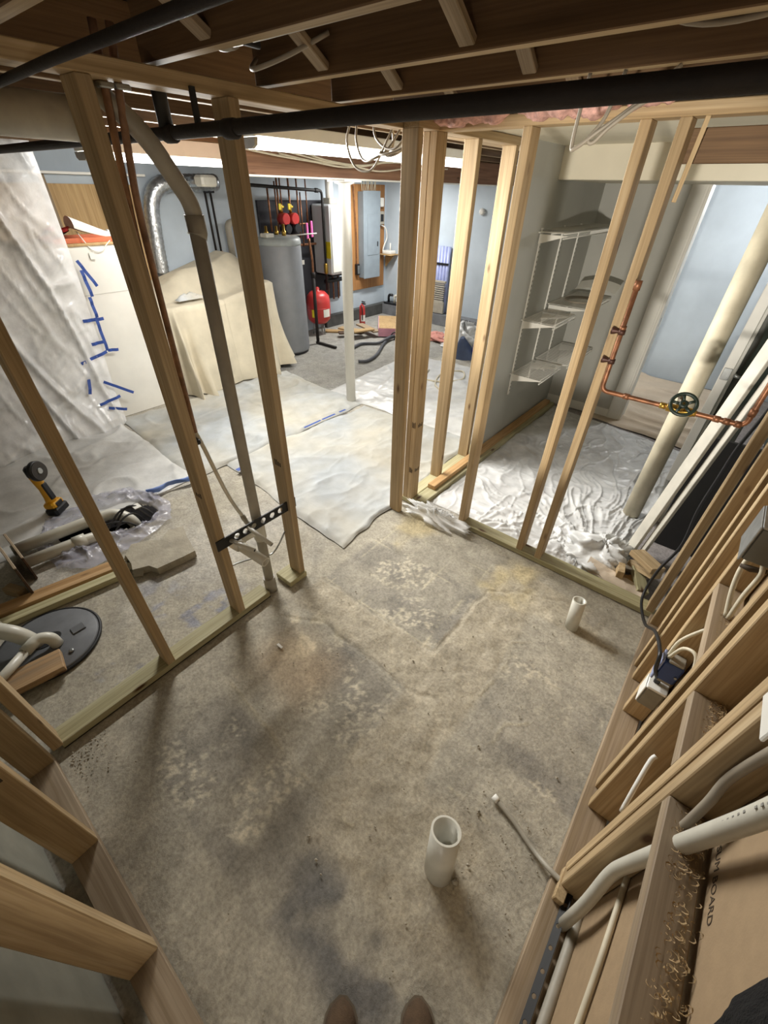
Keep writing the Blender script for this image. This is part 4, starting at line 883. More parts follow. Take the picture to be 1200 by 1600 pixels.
sheet('plastic_drop_sheet', [(-2.93, 1.22), (-2.90, 3.25), (-4.35, 3.35), (-4.42, 1.32)], 110, 100, wavy, CANVAS_W, 'white sheet spread on the floor in front of the draped table', base=.008, seed=8)
sheet('canvas_drop_cloth', [(-1.462, 1.40), (-2.97, 1.52), (-2.86, 3.22), (-1.53, 3.30)], 120, 120, soft, CANVAS_W, 'white drop cloth with its corner poking into the bathroom doorway', base=.010, seed=1)
sheet('plastic_drop_sheet', [(-1.56, 3.26), (-3.45, 3.22), (-3.55, 5.0), (-1.56, 5.2)], 90, 90, soft, FILM_W, 'white plastic sheet behind the standing studs beyond the column', base=.006, seed=5)
cz = sheet('clear_plastic_sheet', [(-1.32, 2.23), (.06, 2.22), (.02, 4.40), (-1.28, 4.62)], 200, 230, crumple, FILM, 'clear plastic sheet lying in many wrinkles over the closet floor', catg='plastic sheet', base=.006, seed=2)
sheet('hall_drop_cloth', [(-.95, 4.62), (.28, 4.42), (.28, 6.38), (-1.1, 6.38)], 90, 110, lambda X, Y: .05 * folds(X * .6 + 1, Y * 4.2 + .5 * X, 2, 3.5) + .008 * fbm(X * 8, Y * 8, 3), CANVAS_H, 'beige drop cloth in long folds on the hall floor beyond the doorway', base=.008, seed=6)
# blue taped seams
mb = MB(); 
for (a, b) in (((-2.90, 2.38), (-2.90, 2.60)), ((-2.90, 2.62), (-2.895, 2.80)), ((-2.895, 2.86), (-2.89, 2.95))):
    d = V((b[0] - a[0], b[1] - a[1], 0)).normalized(); n_ = V((-d.y, d.x, 0)) * .012; A, B_ = V((*a, .036)), V((*b, .036)); mb.add([A + n_, A - n_, B_ - n_, B_ + n_], [(0, 1, 2, 3)])
sm_ = root('blue_tape_seam', (-2.9, 2.6, .036), 'dashed blue tape seam joining two drop cloths near the white column', 'tape')
for i in range(3): obj('tape_piece', MB().add(mb.v[4 * i:4 * i + 4], [(0, 1, 2, 3)]), BLUETAPE, sm_)
obj('blue_plastic_strip', MB().grid(30, 6, lambda u, v: (-2.99 + .075 * u + .05 * v * (.6 + .4 * np.sin(u * 9)), .87 + .34 * u, .03 + .03 * np.sin(v * PI) + .012 * fbm(u * 9, v * 4, 2))), plain('blue_plastic', '6a86c4', .4), None, 'folded blue plastic strip at the edge of the sheet beyond the pit', 'strip')
obj('blue_tape_scrap', MB().box(-2.76, -2.72, 1.50, 1.56, .034, .036), BLUETAPE, None, 'small square of blue tape on the white sheet beside the drain stack', 'tape')

# ================================================================ PIT
ring = [(-3.22, .27, -2.98, .23), (-3.30, .60, -3.04, .50), (-3.18, .84, -3.0, .72), (-2.98, .93, -2.86, .81), (-2.74, .93, -2.74, .81), (-2.58, .84, -2.68, .74), (-2.52, .64, -2.72, .62), (-2.49, .44, -2.80, .46), (-2.50, .27, -2.84, .33), (-2.64, .15, -2.88, .25), (-2.98, .13, -2.96, .21)]
RA = np.array(ring)
def liner(u, v):
    t = (u * len(ring)); i = np.floor(t).astype(int) % len(ring); j = (i + 1) % len(ring); f = t - np.floor(t); f = f * f * (3 - 2 * f)
    o = RA[i] * (1 - f)[..., None] + RA[j] * f[..., None]
    X = o[..., 0] * (1 - v) + o[..., 2] * v; Y = o[..., 1] * (1 - v) + o[..., 3] * v
    wr_ = ridges(X * 11, Y * 11, 2)
    X = X + .022 * (fbm(X * 14, Y * 14, 3) - .5) * 2; Y = Y + .022 * (fbm(X * 14 + 9, Y * 14, 3) - .5) * 2
    Z = .010 + .028 * np.sin(v * PI) * (.4 + wr_) + .012 * wr_ - .16 * smooth(.8, 1, v)
    return X, Y, Z
obj('pit_plastic', MB().grid(150, 26, liner), FILM_P, None, 'wrinkled purplish clear plastic around the rim of the open pit', 'plastic sheet')
pp = obj('pit_drain_pipe', MB().tube(bend([(-2.965, .02, .052), (-2.93, .40, .05), (-2.90, .60, .046), (-2.80, .665, .0), (-2.765, .68, -.2)], .10, 8), .037, 20), PVC, None, 'white drain pipe with an elbow dropping into the pit', 'pipe', 'white drain pipes at the pit')
obj('elbow_hub', MB().tube([(-2.935, .44, .05), (-2.915, .52, .05)], .042, 20), PVC, pp); obj('elbow_hub', MB().tube([(-2.772, .678, -.13), (-2.766, .68, -.2)], .042, 20), PVC, pp)
pq = obj('pit_drain_pipe', MB().tube([(-2.79, .02, .052), (-2.755, .30, .05), (-2.745, .44, .03), (-2.75, .52, -.05)], .035, 20), PVC, None, 'shorter straight white drain pipe nearer the planks, ending over the pit', 'pipe', 'white drain pipes at the pit')
obj('pipe_hub', MB().tube([(-2.757, .29, .05), (-2.75, .36, .048)], .041, 20), PVC, pq)
for i, pts in enumerate(([(-2.79, .50, .02), (-2.80, .62, .10), (-2.74, .70, .10), (-2.70, .76, .0)], [(-2.83, .56, .0), (-2.78, .66, .12), (-2.73, .74, .09), (-2.72, .79, .0)], [(-2.74, .52, .0), (-2.72, .60, .09), (-2.74, .68, .07), (-2.78, .74, -.08)], [(-2.86, .46, .02), (-2.78, .55, .05), (-2.73, .62, .03), (-2.75, .70, -.1)])):
    obj('pit_cable', MB().tube(cat(pts), .007, 8), plain('cable_dark', '3a3a3c', .5) if i == 0 else bpy.data.materials['cable_dark'], None, ('grey brown cable arching highest over the open pit', 'dark cable looping out at the far end of the open pit', 'dark cable crossing the elbow of the longer pit pipe', 'dark cable lying along the middle of the open pit')[i], 'cable', 'dark cables in the pit')
obj('cable_tag', MB().box(-2.775, -2.715, .685, .73, .115, .12, 0, Matrix.Rotation(.0, 4, 'X')), WHITE, None, 'white tag on the cables over the open pit', 'tag')
sl = obj('concrete_chunk', MB().prism([(-2.40, .45), (-2.47, .52), (-2.43, .60), (-2.37, .66), (-2.42, .74), (-2.39, .83), (-2.27, .79), (-2.11, .75), (-2.115, .68), (-2.14, .52), (-2.20, .50), (-2.24, .42), (-2.30, .44)], .004, .055), SLAB, None, 'broken slab of concrete lying beside the pit', 'concrete slab')
obj('broken_edge', MB().grid(24, 5, lambda u, v: (-2.40 + .20 * u, .445 + .02 * np.sin(u * 14) - .018 * v + .02 * (fbm(u * 9, v * 5, 2) - .5), .006 + .047 * (1 - v))), SLAB, sl)
# fibre tube sections at the frame edge
ft = root('brown_form_boards', (-2.78, -.1, 0), 'two dark brown boards standing on edge where the white pit pipes end', 'board')
lumber('form_board', (-2.98, .035, .085), (-2.66, .035, .085), .012, .17, (0, 0, 1), DARKWOOD, ft); lumber('form_board', (-2.93, -.02, .115), (-2.50, -.02, .115), .012, .23, (0, 0, 1), DARKWOOD, ft)
lumber('board_edge', (-2.93, -.02, .233), (-2.50, -.02, .233), .014, .008, (0, 0, 1), PINE_DUSTY, ft); lumber('board_edge', (-2.98, .035, .173), (-2.66, .035, .173), .014, .008, (0, 0, 1), PINE_DUSTY, ft)
lumber('end_block', (-2.66, -.10, .03), (-2.56, -.055, .03), .05, .05, (0, 0, 1), PINE, ft)
lumber('floor_plank', (-2.57, -.48, .020), (-2.395, .375, .020), .089, .038, (0, 0, 1), PINE_ORANGE, None, label='orange brown plank on the floor nearer the pit', cat='plank', group='planks beside the sump lid')
lumber('floor_plank', (-2.455, -.48, .020), (-2.30, .36, .020), .060, .038, (0, 0, 1), PINE_GREEN, None, label='pale greenish plank on the floor nearer the round sump lid', cat='plank', group='planks beside the sump lid')
# sump lid
SX, SY = -2.10, -.085
ld = obj('sump_cover', MB().lathe([(.222, .0), (.222, .012), (.212, .018), (.02, .020)], 48, T(SX, SY, 0)), LID, None, 'round grey sump cover with white pipes beside the left frame', 'sump cover')
obj('lid_seal', MB().tube([(SX + .228 * math.cos(t), SY + .228 * math.sin(t), .006) for t in np.linspace(0, 2 * PI, 49)[:-1]], .008, 8, close=True), RUBBER, ld)
obj('pipe_opening', MB().lathe([(.055, .0195), (.055, .0225)], 24, T(-2.115, -.085, 0) @ Matrix.Diagonal((.75, 1.15, 1, 1))), RUBBER, ld)
obj('raised_plate', MB().box(-2.10, -2.05, .015, .075, .019, .026, .002), LID, ld)
obj('lid_bolt', MB().lathe([(.012, .02), (.012, .027), (.004, .028)], 12, T(-1.955, -.03, 0)), STEEL, ld)
pz = obj('sump_discharge_pipe', MB().tube(bend([(-2.38, -.36, .12), (-2.27, -.24, .14), (-2.155, -.16, .12), (-2.13, -.12, .0)], .09, 7), .038, 18), PVC, None, 'thick white discharge elbow bending down into the sump lid', 'pipe')
obj('hub', MB().tube([(-2.30, -.272, .138), (-2.24, -.215, .136)], .043, 18), PVC, pz)
pv = obj('sump_vent_pipe', MB().tube([(-1.93, -.40, .06), (-2.055, -.165, .085)], .022, 14), PVC, None, 'thin white pipe with an elbow lying across the sump lid', 'pipe')
obj('elbow', MB().tube(bend([(-2.05, -.175, .085), (-2.085, -.11, .09), (-2.06, -.065, .075), (-2.05, -.06, .02)], .04, 6), .028, 14), PVC, pv)
lumber('wood_offcut', (-1.955, -.30, .040), (-1.915, -.075, .040), .13, .036, (0, 0, 1), wood('grey_brown_offcut', '8f826c', 'b0906a', 'c2a479'), None, label='short brown and grey board offcut lying half on the sump lid', cat='offcut')
# angle grinder standing on its battery
gb = Matrix.Translation((-3.26, .37, .012)) @ Matrix.Rotation(math.radians(38), 4, 'Z') @ Matrix.Rotation(math.radians(-7), 4, 'Y')
gr = root('angle_grinder', (-3.26, .37, .012), 'yellow and black cordless angle grinder standing on its battery on the plastic sheet', 'power tool')
obj('battery', MB().box(-.045, .045, -.065, .065, 0, .055, .012, gb), BLACK, gr)
obj('battery_housing', MB().box(-.042, .042, -.055, .05, .052, .095, .012, gb), YEL, gr)
obj('handle', MB().tube([gb @ V(p) for p in ((0, -.01, .085), (0, -.005, .13), (0, 0, .2), (0, .0, .25), (0, 0, .30))], [.034, .028, .026, .031, .034], 16), YEL, gr)
obj('grip', MB().box(.018, .034, -.022, .022, .11, .24, .006, gb), BLACK, gr); obj('battery_recess', MB().box(.040, .046, -.03, .03, .06, .09, .004, gb), BLACK, gr)
obj('gear_head', MB().tube([gb @ V(p) for p in ((0, 0, .29), (0, 0, .31), (0, 0, .36), (0, 0, .375))], [.030, .036, .034, .02], 16), BLACK, gr)
obj('wheel_guard', MB().tube([gb @ V(p) for p in ((.035, 0, .335), (.055, 0, .335), (.062, 0, .335))], [.068, .068, .062], 28), BLACK, gr)
obj('grinding_disc', MB().tube([gb @ V(p) for p in ((.062, 0, .335), (.066, 0, .335))], .060, 28), plain('disc', '3c3835', .8), gr)
obj('disc_flange', MB().tube([gb @ V(p) for p in ((.066, 0, .335), (.072, 0, .335))], [.022, .017], 16), STEEL, gr)

# ================================================================ CLOSET
for (a, b, wd, mt, lb) in (((-1.362, 2.135, .020), (-1.325, 4.62, .020), .10, PINE_GREEN, 'pale greenish plank lying under the orange one along the closet wall'), ((-1.374, 2.315, .058), (-1.345, 4.56, .058), .064, PINE_ORANGE, 'orange brown plank lying on the pale plank along the closet wall')):
    lumber('wall_plank', a, b, wd, .038, (0, 0, 1), mt, None, label=lb, cat='plank', group='planks along the closet wall')
for i, (y, lb) in enumerate(((3.515, 'nearest'), (3.94, 'middle'), (4.33, 'farthest'))):
    so = root('shelf_standard', (-1.394, y, .45), lb + ' of three slotted white shelf rails on the closet wall', 'shelf rail', 'shelf rails on the closet wall')
    obj('rail', MB().box(-1.398, -1.386, y - .012, y + .012, .44, 1.68, .002), WHITE, so)
    mb = MB()
    for k in range(38): mb.box(-1.3865, -1.3855, y - .004, y + .004, .47 + .032 * k, .484 + .032 * k)
    o = obj('slots', mb, INK, so); o['kind'] = 'stuff'
def wire_shelf(y0, y1, z, x1, lb):
    r = root('wire_shelf', (-1.386, (y0 + y1) / 2, z), lb, 'shelf', 'white wire shelves in the closet')
    for x, zz, nm in ((-1.38, z, 'back_wire'), (x1, z, 'front_wire'), (x1, z - .028, 'lip_wire'), ((x1 - 1.38) / 2, z - .004, 'middle_wire')): obj(nm, MB().tube([(x, y0, zz), (x, y1, zz)], .0035, 6), WHITE, r)
    mb = MB(); n = int((y1 - y0) / .0254)
    for k in range(n + 1):
        y = y0 + (y1 - y0) * k / n; mb.tube([(-1.384, y, z + .004), (x1, y, z + .004), (x1, y, z - .028)], .0019, 4, caps=False)
    o = obj('deck_wires', mb, WHITE, r); o['kind'] = 'stuff'
    for y in (y0 + .04, y1 - .04): obj('bracket', MB().add([(-1.386, y - .004, z - .01), (-1.386, y - .004, z - .07), (x1 + .02, y - .004, z - .012), (-1.386, y + .004, z - .01), (-1.386, y + .004, z - .07), (x1 + .02, y + .004, z - .012)], [(0, 1, 2), (5, 4, 3), (0, 3, 4, 1), (1, 4, 5, 2), (2, 5, 3, 0)]), WHITE, r)
    return r
wire_shelf(3.43, 4.66, 1.655, -1.20, 'topmost white wire shelf along the closet wall')
wire_shelf(3.44, 3.93, 1.075, -1.12, 'middle white wire shelf near the front of the closet wall')
wire_shelf(3.96, 4.66, 1.12, -1.06, 'middle white wire shelf at the back, holding a coiled cord')
wire_shelf(3.44, 3.93, .645, -1.12, 'lowest white wire shelf near the front of the closet wall')
wire_shelf(3.97, 4.66, .655, -1.08, 'lowest white wire shelf at the back of the closet')
obj('shelf_paper', MB().grid(20, 8, lambda u, v: (-1.38 + .19 * v, 3.5 + 1.1 * u, 1.668 + .01 * fbm(u * 9, v * 3, 2))), GREYWALL, None, 'pale paper lying on the topmost wire shelf', 'paper')
obj('cable_coil', MB().tube([(-1.20 + (.10 + .012 * (k // 20)) * math.cos(k * .314), 4.22 + (.13 + .012 * (k // 20)) * math.sin(k * .314), 1.135 + .004 * (k // 20)) for k in range(61)], .006, 6), CABLE_GR, None, 'thin grey cord coiled on the middle wire shelf', 'cord')
obj('curled_sheet', MB().grid(16, 8, lambda u, v: (-1.30 + .34 * u, 4.32 + .14 * v, 1.20 + .05 * v + .03 * np.sin(u * 3))), WHITE, None, 'curled white sheet standing on the middle wire shelf', 'sheet')
# crumpled film piles
obj('plastic_bundle', blob(-1.16, 2.06, .006, .25, .075, .085, 1.7, .6, 60, 24), FILM, None, 'bunched clear plastic lying in the gap between the corner post and the low plate', 'plastic sheet')
obj('plastic_heap', blob(-.12, 2.43, .008, .20, .17, .12, 6.4, .6, 60, 26), FILM_W, None, 'crumpled milky plastic heaped beside the wood offcuts', 'plastic sheet')
obj('cloth_scrap', MB().grid(40, 16, lambda u, v: (-.16 + .34 * u, 2.235 + .13 * v - .05 * u, .012 + .05 * np.sin(v * PI) * (1 - u * .6) + .02 * fbm(u * 8, v * 5, 3))), CANVAS_H, None, 'cream rag lying between the low plate and the offcuts', 'rag')
for p0, p1, w_, d_, up, mt, lb in (((.02, 2.30, .105), (.02, 2.30, .02), .09, .038, (1, .2, 0), PINE, 'upright pine offcut at the left of the small heap'), ((.05, 2.44, .152), (.19, 2.33, .160), .10, .036, (.1, .1, 1), PINE, 'pale pine offcut lying flat on top of the small heap'), ((.09, 2.42, .06), (.17, 2.25, .03), .07, .034, (.3, 0, 1), PINE_GREEN, 'greenish offcut leaning under the top one'), ((.06, 2.34, .02), (.13, 2.26, .02), .06, .036, (0, 0, 1), PINE_ORANGE, 'small orange offcut at the foot of the heap'), ((.03, 2.46, .02), (.17, 2.42, .02), .09, .036, (0, 0, 1), PINE_DUSTY, 'dusty offcut at the bottom of the heap'), ((.06, 2.45, .06), (.20, 2.36, .10), .085, .038, (0, .3, 1), PINE, 'pine offcut wedged in the middle of the heap')):
    lumber('wood_offcut', p0, p1, w_, d_, up, mt, None, label=lb + ' behind the low plate', cat='offcut', group='offcuts in the closet corner')
# leaning white boards and doorway stuff on the right
OFFWHITE = plain('dusty_white_paint', 'b7b2a5', .6, 0, .12, 8)
def lean(name, b, t, w_, d_, up, lb, mt=OFFWHITE): return lumber(name, b, t, w_, d_, up, mt, None, label=lb, cat='board', group='white boards leaning in the closet')
lb_ = lean('trim_board', (.012, 2.60, .008), (.20, 2.70, 1.92), .020, .085, (.55, -.83, 0), 'wider white trim board leaning at the right of the cream column')
lean('trim_board', (.075, 2.565, .006), (.27, 2.655, 1.92), .020, .040, (.55, -.83, 0), 'narrow rough white board leaning nearest the dark gap')
obj('shadow_panel', MB().box(.10, .60, 2.84, 2.86, 0, .80, .003), plain('shadow_panel', '1c1a18', .8), None, 'black panel added for the deep shadow in the gap behind the leaning white boards', 'board')  # black sheet that paints in the shadow behind the leaning boards
lean('trim_board', (.10, 3.10, .006), (.20, 3.2, 1.95), .018, .030, (.5, -.8, 0), 'thin white strip leaning behind the wider boards')
dj = root('door_1', (.05, 3.82, 0), 'dark grey green door with torn covering and a white jamb behind the leaning boards', 'door', kind='structure')
obj('door_jamb', MB().box(.012, .075, 3.77, 3.85, .0, 1.95, .004), WHITE, dj); obj('door_stop', MB().box(.075, .095, 3.79, 3.85, .0, 1.95, .003), WHITE, dj)
obj('door_leaf', MB().box(.095, .30, 3.815, 3.85, .0, 1.95, .003), MIRROR, dj)
obj('torn_covering', MB().prism([(.10, 1.94), (.12, 1.55), (.105, 1.3), (.135, 1.12), (.115, .95), (.14, .82), (.12, .7), (.16, .58), (.27, .80), (.298, .9), (.298, 1.94)], -.0, .004, Matrix(((1, 0, 0, 0), (0, 0, -1, 3.814), (0, 1, 0, 0), (0, 0, 0, 1)))), GREENM, dj)
obj('strike_plate', MB().box(.02, .07, 3.764, 3.771, .86, .94, .002), STEEL, dj); obj('door_latch', MB().tube([(.10, 3.80, .90), (.10, 3.76, .90), (.135, 3.745, .90)], .012, 8), STEEL, dj)
# copper line with handwheel valve
cp = obj('copper_line', MB().tube(bend([(-.392, 2.10, 1.60), (-.39, 2.10, 1.158), (.168, 2.10, 1.158), (.168, 2.10, 2.09)], .03), .0105, 12), COPPER, None, 'copper pipe running down a stud and across the frame to the handwheel valve', 'pipe')
for x in (-.28, -.13, -.015, .07, .105, .145): obj('pipe_coupling', MB().tube([(x - .012, 2.10, 1.158), (x + .012, 2.10, 1.158)], .0135, 12), COPPER if x not in (-.13, -.015) else BRASS, cp)
obj('pipe_coupling', MB().tube([(-.3905, 2.10, 1.42), (-.3905, 2.10, 1.44)], .0135, 12), COPPER, cp); obj('pipe_cap', MB().tube([(-.392, 2.10, 1.575), (-.392, 2.10, 1.61)], .014, 12), COPPER, cp); obj('pipe_coupling', MB().tube([(.168, 2.10, 1.20), (.168, 2.10, 1.23)], .0135, 12), COPPER, cp)
for z in (1.415, 1.292):
    o = obj('bell_hanger', MB().tube([(-.43, 2.105, z), (-.424, 2.104, z), (-.40, 2.102, z), (-.382, 2.10, z)], [.016, .015, .006, .006], 12).tube([(-.39, 2.10, z - .010), (-.39, 2.10, z + .010)], .0145, 12), plain('dark_copper', '4a2f26', .5, .4) if z > 1.4 else bpy.data.materials['dark_copper'], cp)
vl = root('gate_valve', (-.063, 2.10, 1.158), 'brass gate valve with a dark green spoked handwheel on the copper pipe', 'valve')
obj('valve_body', MB().tube([(-.115, 2.10, 1.158), (-.112, 2.10, 1.158), (-.085, 2.10, 1.158), (-.063, 2.10, 1.158), (-.04, 2.10, 1.158), (-.018, 2.10, 1.158), (-.013, 2.10, 1.158)], [.016, .018, .018, .024, .018, .018, .016], 14), BRASS, vl)
wa = V((.05, -.62, .55)).normalized(); wc_ = V((-.063, 2.10, 1.158)) + wa * .062
obj('valve_stem', MB().tube([V((-.063, 2.10, 1.158)), V((-.063, 2.10, 1.158)) + wa * .035, wc_ + wa * .01], [.017, .013, .006], 12), BRASS, vl)
u_ = wa.orthogonal().normalized(); v_ = wa.cross(u_)
hw_ = obj('handwheel', MB().tube([wc_ + (u_ * math.cos(t) + v_ * math.sin(t)) * .046 for t in np.linspace(0, 2 * PI, 33)[:-1]], .0072, 10, close=True), plain('wheel_green', '1d2a22', .45, 0, .1), vl)
obj('wheel_hub', MB().tube([wc_ - wa * .006, wc_ + wa * .006, wc_ + wa * .010], [.017, .017, .012], 16), bpy.data.materials['wheel_green'], vl)
for k in range(5):
    t = 2 * PI * k / 5 + .3; dq = u_ * math.cos(t) + v_ * math.sin(t); obj('wheel_spoke', MB().tube([wc_ + dq * .012, wc_ + dq * .044], [.0065, .006], 8), bpy.data.materials['wheel_green'], vl)
obj('drain_cap', MB().tube([(-.075, 2.12, 1.172), (-.08, 2.14, 1.20), (-.08, 2.145, 1.215)], [.012, .014, .012], 12), PVC_OLD, vl)

# ================================================================ RIGHT FRAME FITTINGS
obj('extension_cord', MB().tube(cat([(.30, 1.385, .372), (.268, 1.36, .45), (.252, 1.38, .52), (.236, 1.60, .40), (.214, 1.84, .20), (.172, 2.09, .13), (.178, 2.20, .26), (.215, 2.27, .42), (.20, 2.32, .62), (.205, 2.36, .80), (.21, 2.38, .96), (.235, 2.36, 1.2), (.25, 2.3, 1.6), (.26, 2.26, 2.08)], 8), .0075, 10), BLACK, None, 'black extension cord winding down behind and over the right frame to a plug', 'cord')
bxo = root('outlet_box', (.31, 1.40, .385), 'blue plastic electrical box with cables, nailed to a right frame stud', 'electrical box')
obj('box_shell', MB().box(.277, .345, 1.365, 1.424, .40, .50, .006), BLUEBOX, bxo); obj('box_side', MB().box(.268, .277, 1.36, 1.424, .39, .51, .003), plain('box_pale', '8b93b3', .5), bxo)
obj('box_clamp', MB().box(.29, .34, 1.37, 1.42, .50, .512, .003), PVC_OLD, bxo); obj('box_clamp', MB().box(.29, .34, 1.37, 1.42, .385, .40, .003), PVC_OLD, bxo)
obj('ground_screw', MB().tube([(.335, 1.366, .45), (.335, 1.360, .45)], .005, 8), STEEL, bxo)
for pts in ([(.285, 1.39, .505), (.30, 1.37, .60), (.335, 1.34, .62), (.352, 1.31, .54), (.350, 1.30, .42)], [(.282, 1.40, .505), (.285, 1.40, .60), (.32, 1.41, .68), (.35, 1.42, .72)]): obj('cable', MB().tube(cat(pts), .0065, 8), CABLE, bxo)
pa = root('power_adapter', (.31, 1.37, .235), 'grey and white plug adapter box below the blue electrical box', 'adapter')
obj('adapter_body', MB().box(.277, .345, 1.345, 1.424, .235, .345, .006), plain('adapter_grey', '8e897c', .55), pa); obj('adapter_top', MB().box(.275, .347, 1.343, 1.424, .345, .358, .004), WHITE, pa); obj('adapter_side', MB().box(.272, .277, 1.345, 1.424, .245, .345, .002), WHITE, pa)
obj('plug', MB().box(.29, .31, 1.375, 1.395, .355, .385, .004), BLACK, pa)
gbx = root('switch_box', (.31, 1.34, 1.08), 'grey metal electrical box with two white cables high on the right frame', 'electrical box')
obj('box_body', MB().box(.258, .35, 1.30, 1.424, 1.075, 1.185, .004), plain('galv_grey', '6f706b', .6, .3), gbx); obj('box_rim', MB().box(.252, .258, 1.296, 1.424, 1.07, 1.19, .002), STEEL, gbx); obj('box_cover', MB().box(.256, .352, 1.296, 1.424, 1.185, 1.193, .002), STEEL, gbx)
for pts in ([(.285, 1.36, 1.075), (.282, 1.34, 1.02), (.29, 1.31, .96), (.31, 1.27, .887)], [(.31, 1.35, 1.075), (.325, 1.33, 1.03), (.318, 1.30, .96), (.315, 1.265, .887)]): obj('cable', MB().tube(cat(pts), .007, 8), CABLE, gbx)
obj('wire_nut', MB().tube([(.275, 1.34, 1.03), (.30, 1.34, 1.03), (.335, 1.34, 1.04)], [.006, .01, .006], 8), INK, gbx)
obj('black_wire', MB().tube(cat([(.352, 1.30, 1.10), (.353, 1.22, 1.0), (.352, 1.15, .95), (.350, 1.12, .90), (.352, 1.10, .80)]), .005, 8), BLACK, None, 'thin black wire running down the board below the grey switch box', 'wire')
wt = obj('white_pipe', MB().tube(bend([(.315, .505, 1.9), (.315, .52, 1.2), (.312, .575, .80), (.312, .60, .62), (.312, .62, .46), (.315, .575, .28), (.32, .56, .02)], .10, 6), .0165, 16), PVC, None, 'white printed plastic pipe bending down through the fire block into the right plate', 'pipe')
mb = MB()
for k in range(26):
    a = .508 + .062 * k / 25; z = 1.25 - .40 * k / 25
    if k % 7 != 6: mb.box(.2982, .2987, a - .0022, a + .0022 * (.5 + (k * 37 % 10) / 10), z, z + .006)
o = obj('printed_marks', mb, plain('pale_ink', '8f8d86', .6), wt); o['kind'] = 'stuff'
obj('pipe_sleeve', MB().tube([(.312, .572, .85), (.312, .578, .80)], .022, 14), PINE_DUSTY, wt)
obj('plate_pipe', MB().tube(cat([(.353, .66, .05), (.352, .56, .055), (.349, .36, .055), (.345, .1, .055), (.345, -.3, .055)]), .0165, 12), PVC_OLD, None, 'grey white pipe lying along the back of the right plate', 'pipe')
obj('frame_cable', MB().tube(cat([(.355, .72, .50), (.354, .66, .44), (.353, .56, .42), (.352, .44, .40), (.352, .30, .36), (.352, .1, .30)]), .0075, 8), CABLE, None, 'cream cable sweeping down the brown board beside the doubled stud', 'cable')
obj('frame_cable', MB().tube(cat([(.31, .60, 1.35), (.31, .625, 1.17), (.31, .635, 1.05), (.31, .615, .98), (.31, .60, .886), (.312, .598, .80), (.33, .66, .74)]), .009, 8), CABLE_GR, None, 'thick grey cable curving down into the fire block beside the white pipe', 'cable')
obj('short_cable', MB().tube(cat([(.312, .932, .57), (.305, .915, .555), (.300, .85, .50), (.302, .80, .42)]), .0065, 8), WHITE, None, 'short white cable end poking from a right frame stud', 'cable')
wbx = obj('wall_box', MB().box(.262, .345, .56, .640, 1.27, 1.40, .006), WHITE, None, 'white plastic box on the doubled stud at the frame edge', 'electrical box')
obj('box_lip', MB().box(.256, .262, .555, .642, 1.265, 1.405, .002), WHITE, wbx)
obj('nail_plate_strip', platewithholes(-.3, .76, -.012, .012, [(-.26 + .062 * k) for k in range(16)], .0065, -.0016, .0016), BLACKM, None, 'black perforated steel strip lying along the right plate', 'strip')
o = bpy.data.objects['nail_plate_strip']; o.matrix_basis = Matrix.Translation((.297, .23, .052)) @ Matrix.Rotation(math.radians(62), 4, 'Y') @ Matrix.Translation((0, 0, 0)); W[o.name] = o.matrix_basis
pf = obj('floor_pex', MB().tube(cat([(-.005, .752, .014), (.08, .73, .012), (.17, .695, .016), (.235, .668, .045), (.31, .655, .06)]), .009, 10), PVC_OLD, None, 'dusty white tube lying on the floor and running into the right plate', 'tube')
obj('tube_cap', MB().tube([(-.018, .756, .015), (-.004, .752, .014), (.004, .75, .014)], [.0125, .0125, .0115], 10), WHITE, pf)
obj('sleeper_block', MB().box(.268, .30, .60, .70, .039, .075, .003), PINE, None, 'small pale wood block on the right plate where the tube enters', 'block')
# black fleece sleeve hanging at the frame edge
fl = obj('black_fleece', MB().grid(46, 30, lambda u, v: (.31 - .03 * np.sin(u * PI) - .02 * v + .012 * fbm(u * 9, v * 9, 3), .312 - .20 * u + .012 * np.sin(v * 5) * (1 - u), 1.115 + .42 * v + .012 * np.sin(u * 9) + .05 * (1 - u) ** 8 * (1 - v))), FLEECE, None, 'black fleece garment hanging on the right frame at the bottom corner', 'garment')

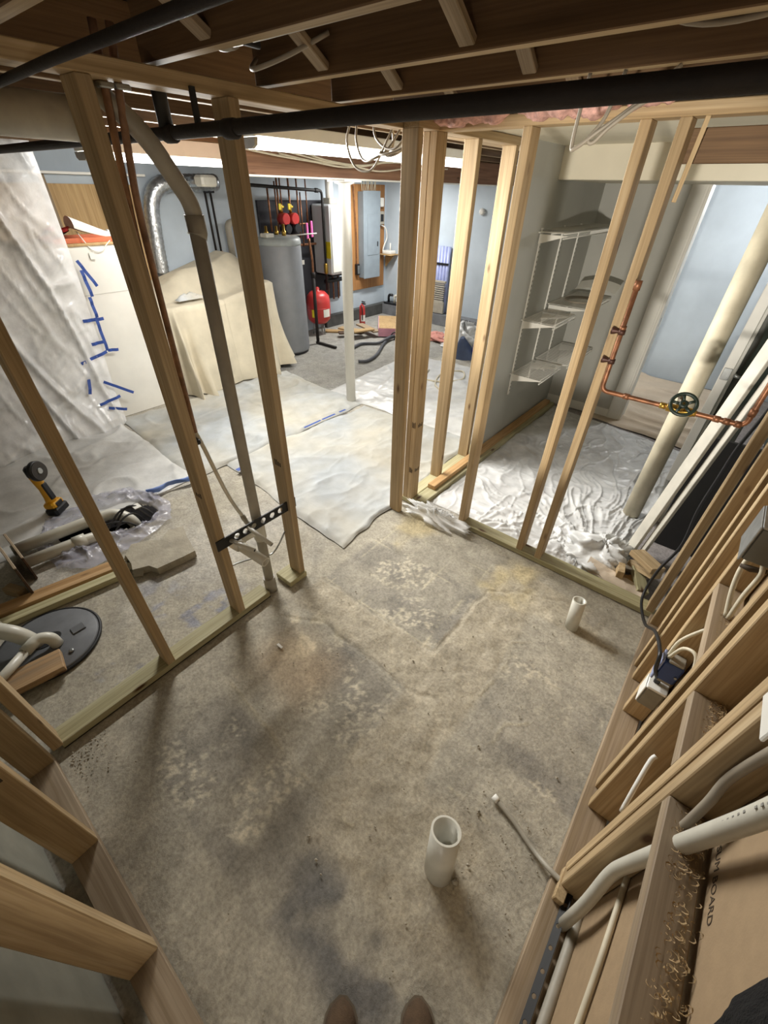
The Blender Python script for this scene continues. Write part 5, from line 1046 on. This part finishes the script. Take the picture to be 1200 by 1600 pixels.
# ================================================================ FLOOR PIPES, DEBRIS, SHOES
for (x, y, r, h, lb) in ((-.062, .435, .051, .185, 'wide open white drain pipe standing out of the near bathroom floor'), (-.066, 1.768, .034, .185, 'narrow open white drain pipe standing near the low plate')):
    tx, ty = (-.033, .058) if r > .04 else (-.022, .022)
    p_ = obj('floor_drain_pipe', MB().pipe((x, y, -.02), (x + tx * .9, y + ty, h), r, r * .86, 36), PVC, None, lb, 'pipe')
    obj('pipe_inside', MB().tube([(x + tx * .1, y + ty * .1, .012), (x + tx * .12, y + ty * .12, .016)], r * .86, 24), RUBBER, p_)
obj('mortar_lump', blob(.0, .445, -.003, .012, .012, .02, 2, .4, 14, 8), SLAB, None, 'dark mortar lump on the floor beside the wide drain pipe', 'lump')
Rd = random.Random(21); mb = MB()
for i in range(260):
    if i < 150: x, y = Rd.uniform(-1.45, .22), Rd.uniform(-.2, 2.05)
    elif i < 210: x, y = -1.45 + abs(Rd.gauss(0, .08)), -.24 + abs(Rd.gauss(0, .07))
    else: x, y = Rd.uniform(-.1, .2), Rd.uniform(.4, .8)
    r = Rd.uniform(.0015, .0045) * (1.6 if Rd.random() < .1 else 1); a = Rd.uniform(0, 6)
    mb.add([(x + r * math.cos(a + k * 1.57) * (1 + .5 * (k % 2)), y + r * math.sin(a + k * 1.57), .003) for k in range(4)] + [(x, y, .004 + r)], [(0, 1, 4), (1, 2, 4), (2, 3, 4), (3, 0, 4)])
obj('rubble_crumbs', mb, SLAB, None, 'small crumbs of concrete scattered over the bathroom floor', 'rubble', kind='stuff')
obj('wood_chip', MB().box(-1.208, -1.172, .655, .668, .003, .008, .001), WHITE, None, 'small pale chip of wood on the floor near the drain stack', 'chip')
def shoe(px, py, ang, lb):
    M = Matrix.Translation((px, py, 0)) @ Matrix.Rotation(ang, 4, 'Z')
    r = root('shoe', (px, py, 0), lb, 'shoe', 'brown suede shoes')
    def half(t):       # half width along the length (t 0 heel .. 1 toe)
        return np.interp(t, [0, .05, .2, .45, .7, .86, .95, 1], [.012, .03, .036, .034, .047, .043, .028, .006])
    def fn(u, v):
        t = v; L = -.285 + .285 * t; a = u * PI; hw = half(t); top = np.interp(t, [0, .1, .4, .62, .8, .93, 1], [.055, .09, .095, .078, .062, .048, .022])
        x = np.cos(a) * hw; z = .018 + np.sin(a) ** .75 * (top - .018)
        P = np.stack([x, L, z, np.ones_like(x)], -1) @ np.array(M).T
        return P[..., 0], P[..., 1], P[..., 2]
    obj('upper', MB().grid(22, 34, fn), SUEDE, r)
    out = [(float(half(t)) + .005, -.288 + .292 * t) for t in np.linspace(0, 1, 16)]; poly = [(x, y) for x, y in out] + [(-x, y) for x, y in reversed(out)]
    obj('sole', MB().prism(poly, .001, .022, M), SOLE, r)
    obj('tongue', MB().box(-.022, .022, -.19, -.11, .075, .098, .01, M), SUEDE, r)
    for k in range(3): obj('lace', MB().tube([M @ V((-.026, -.12 - .025 * k, .088)), M @ V((0, -.118 - .025 * k, .10)), M @ V((.026, -.12 - .025 * k, .088))], .003, 6), CABLE, r)
shoe(-.118, .012, .62, 'left of two brown suede shoe toes at the bottom edge'); shoe(.052, .150, .60, 'right of two brown suede shoe toes at the bottom edge')
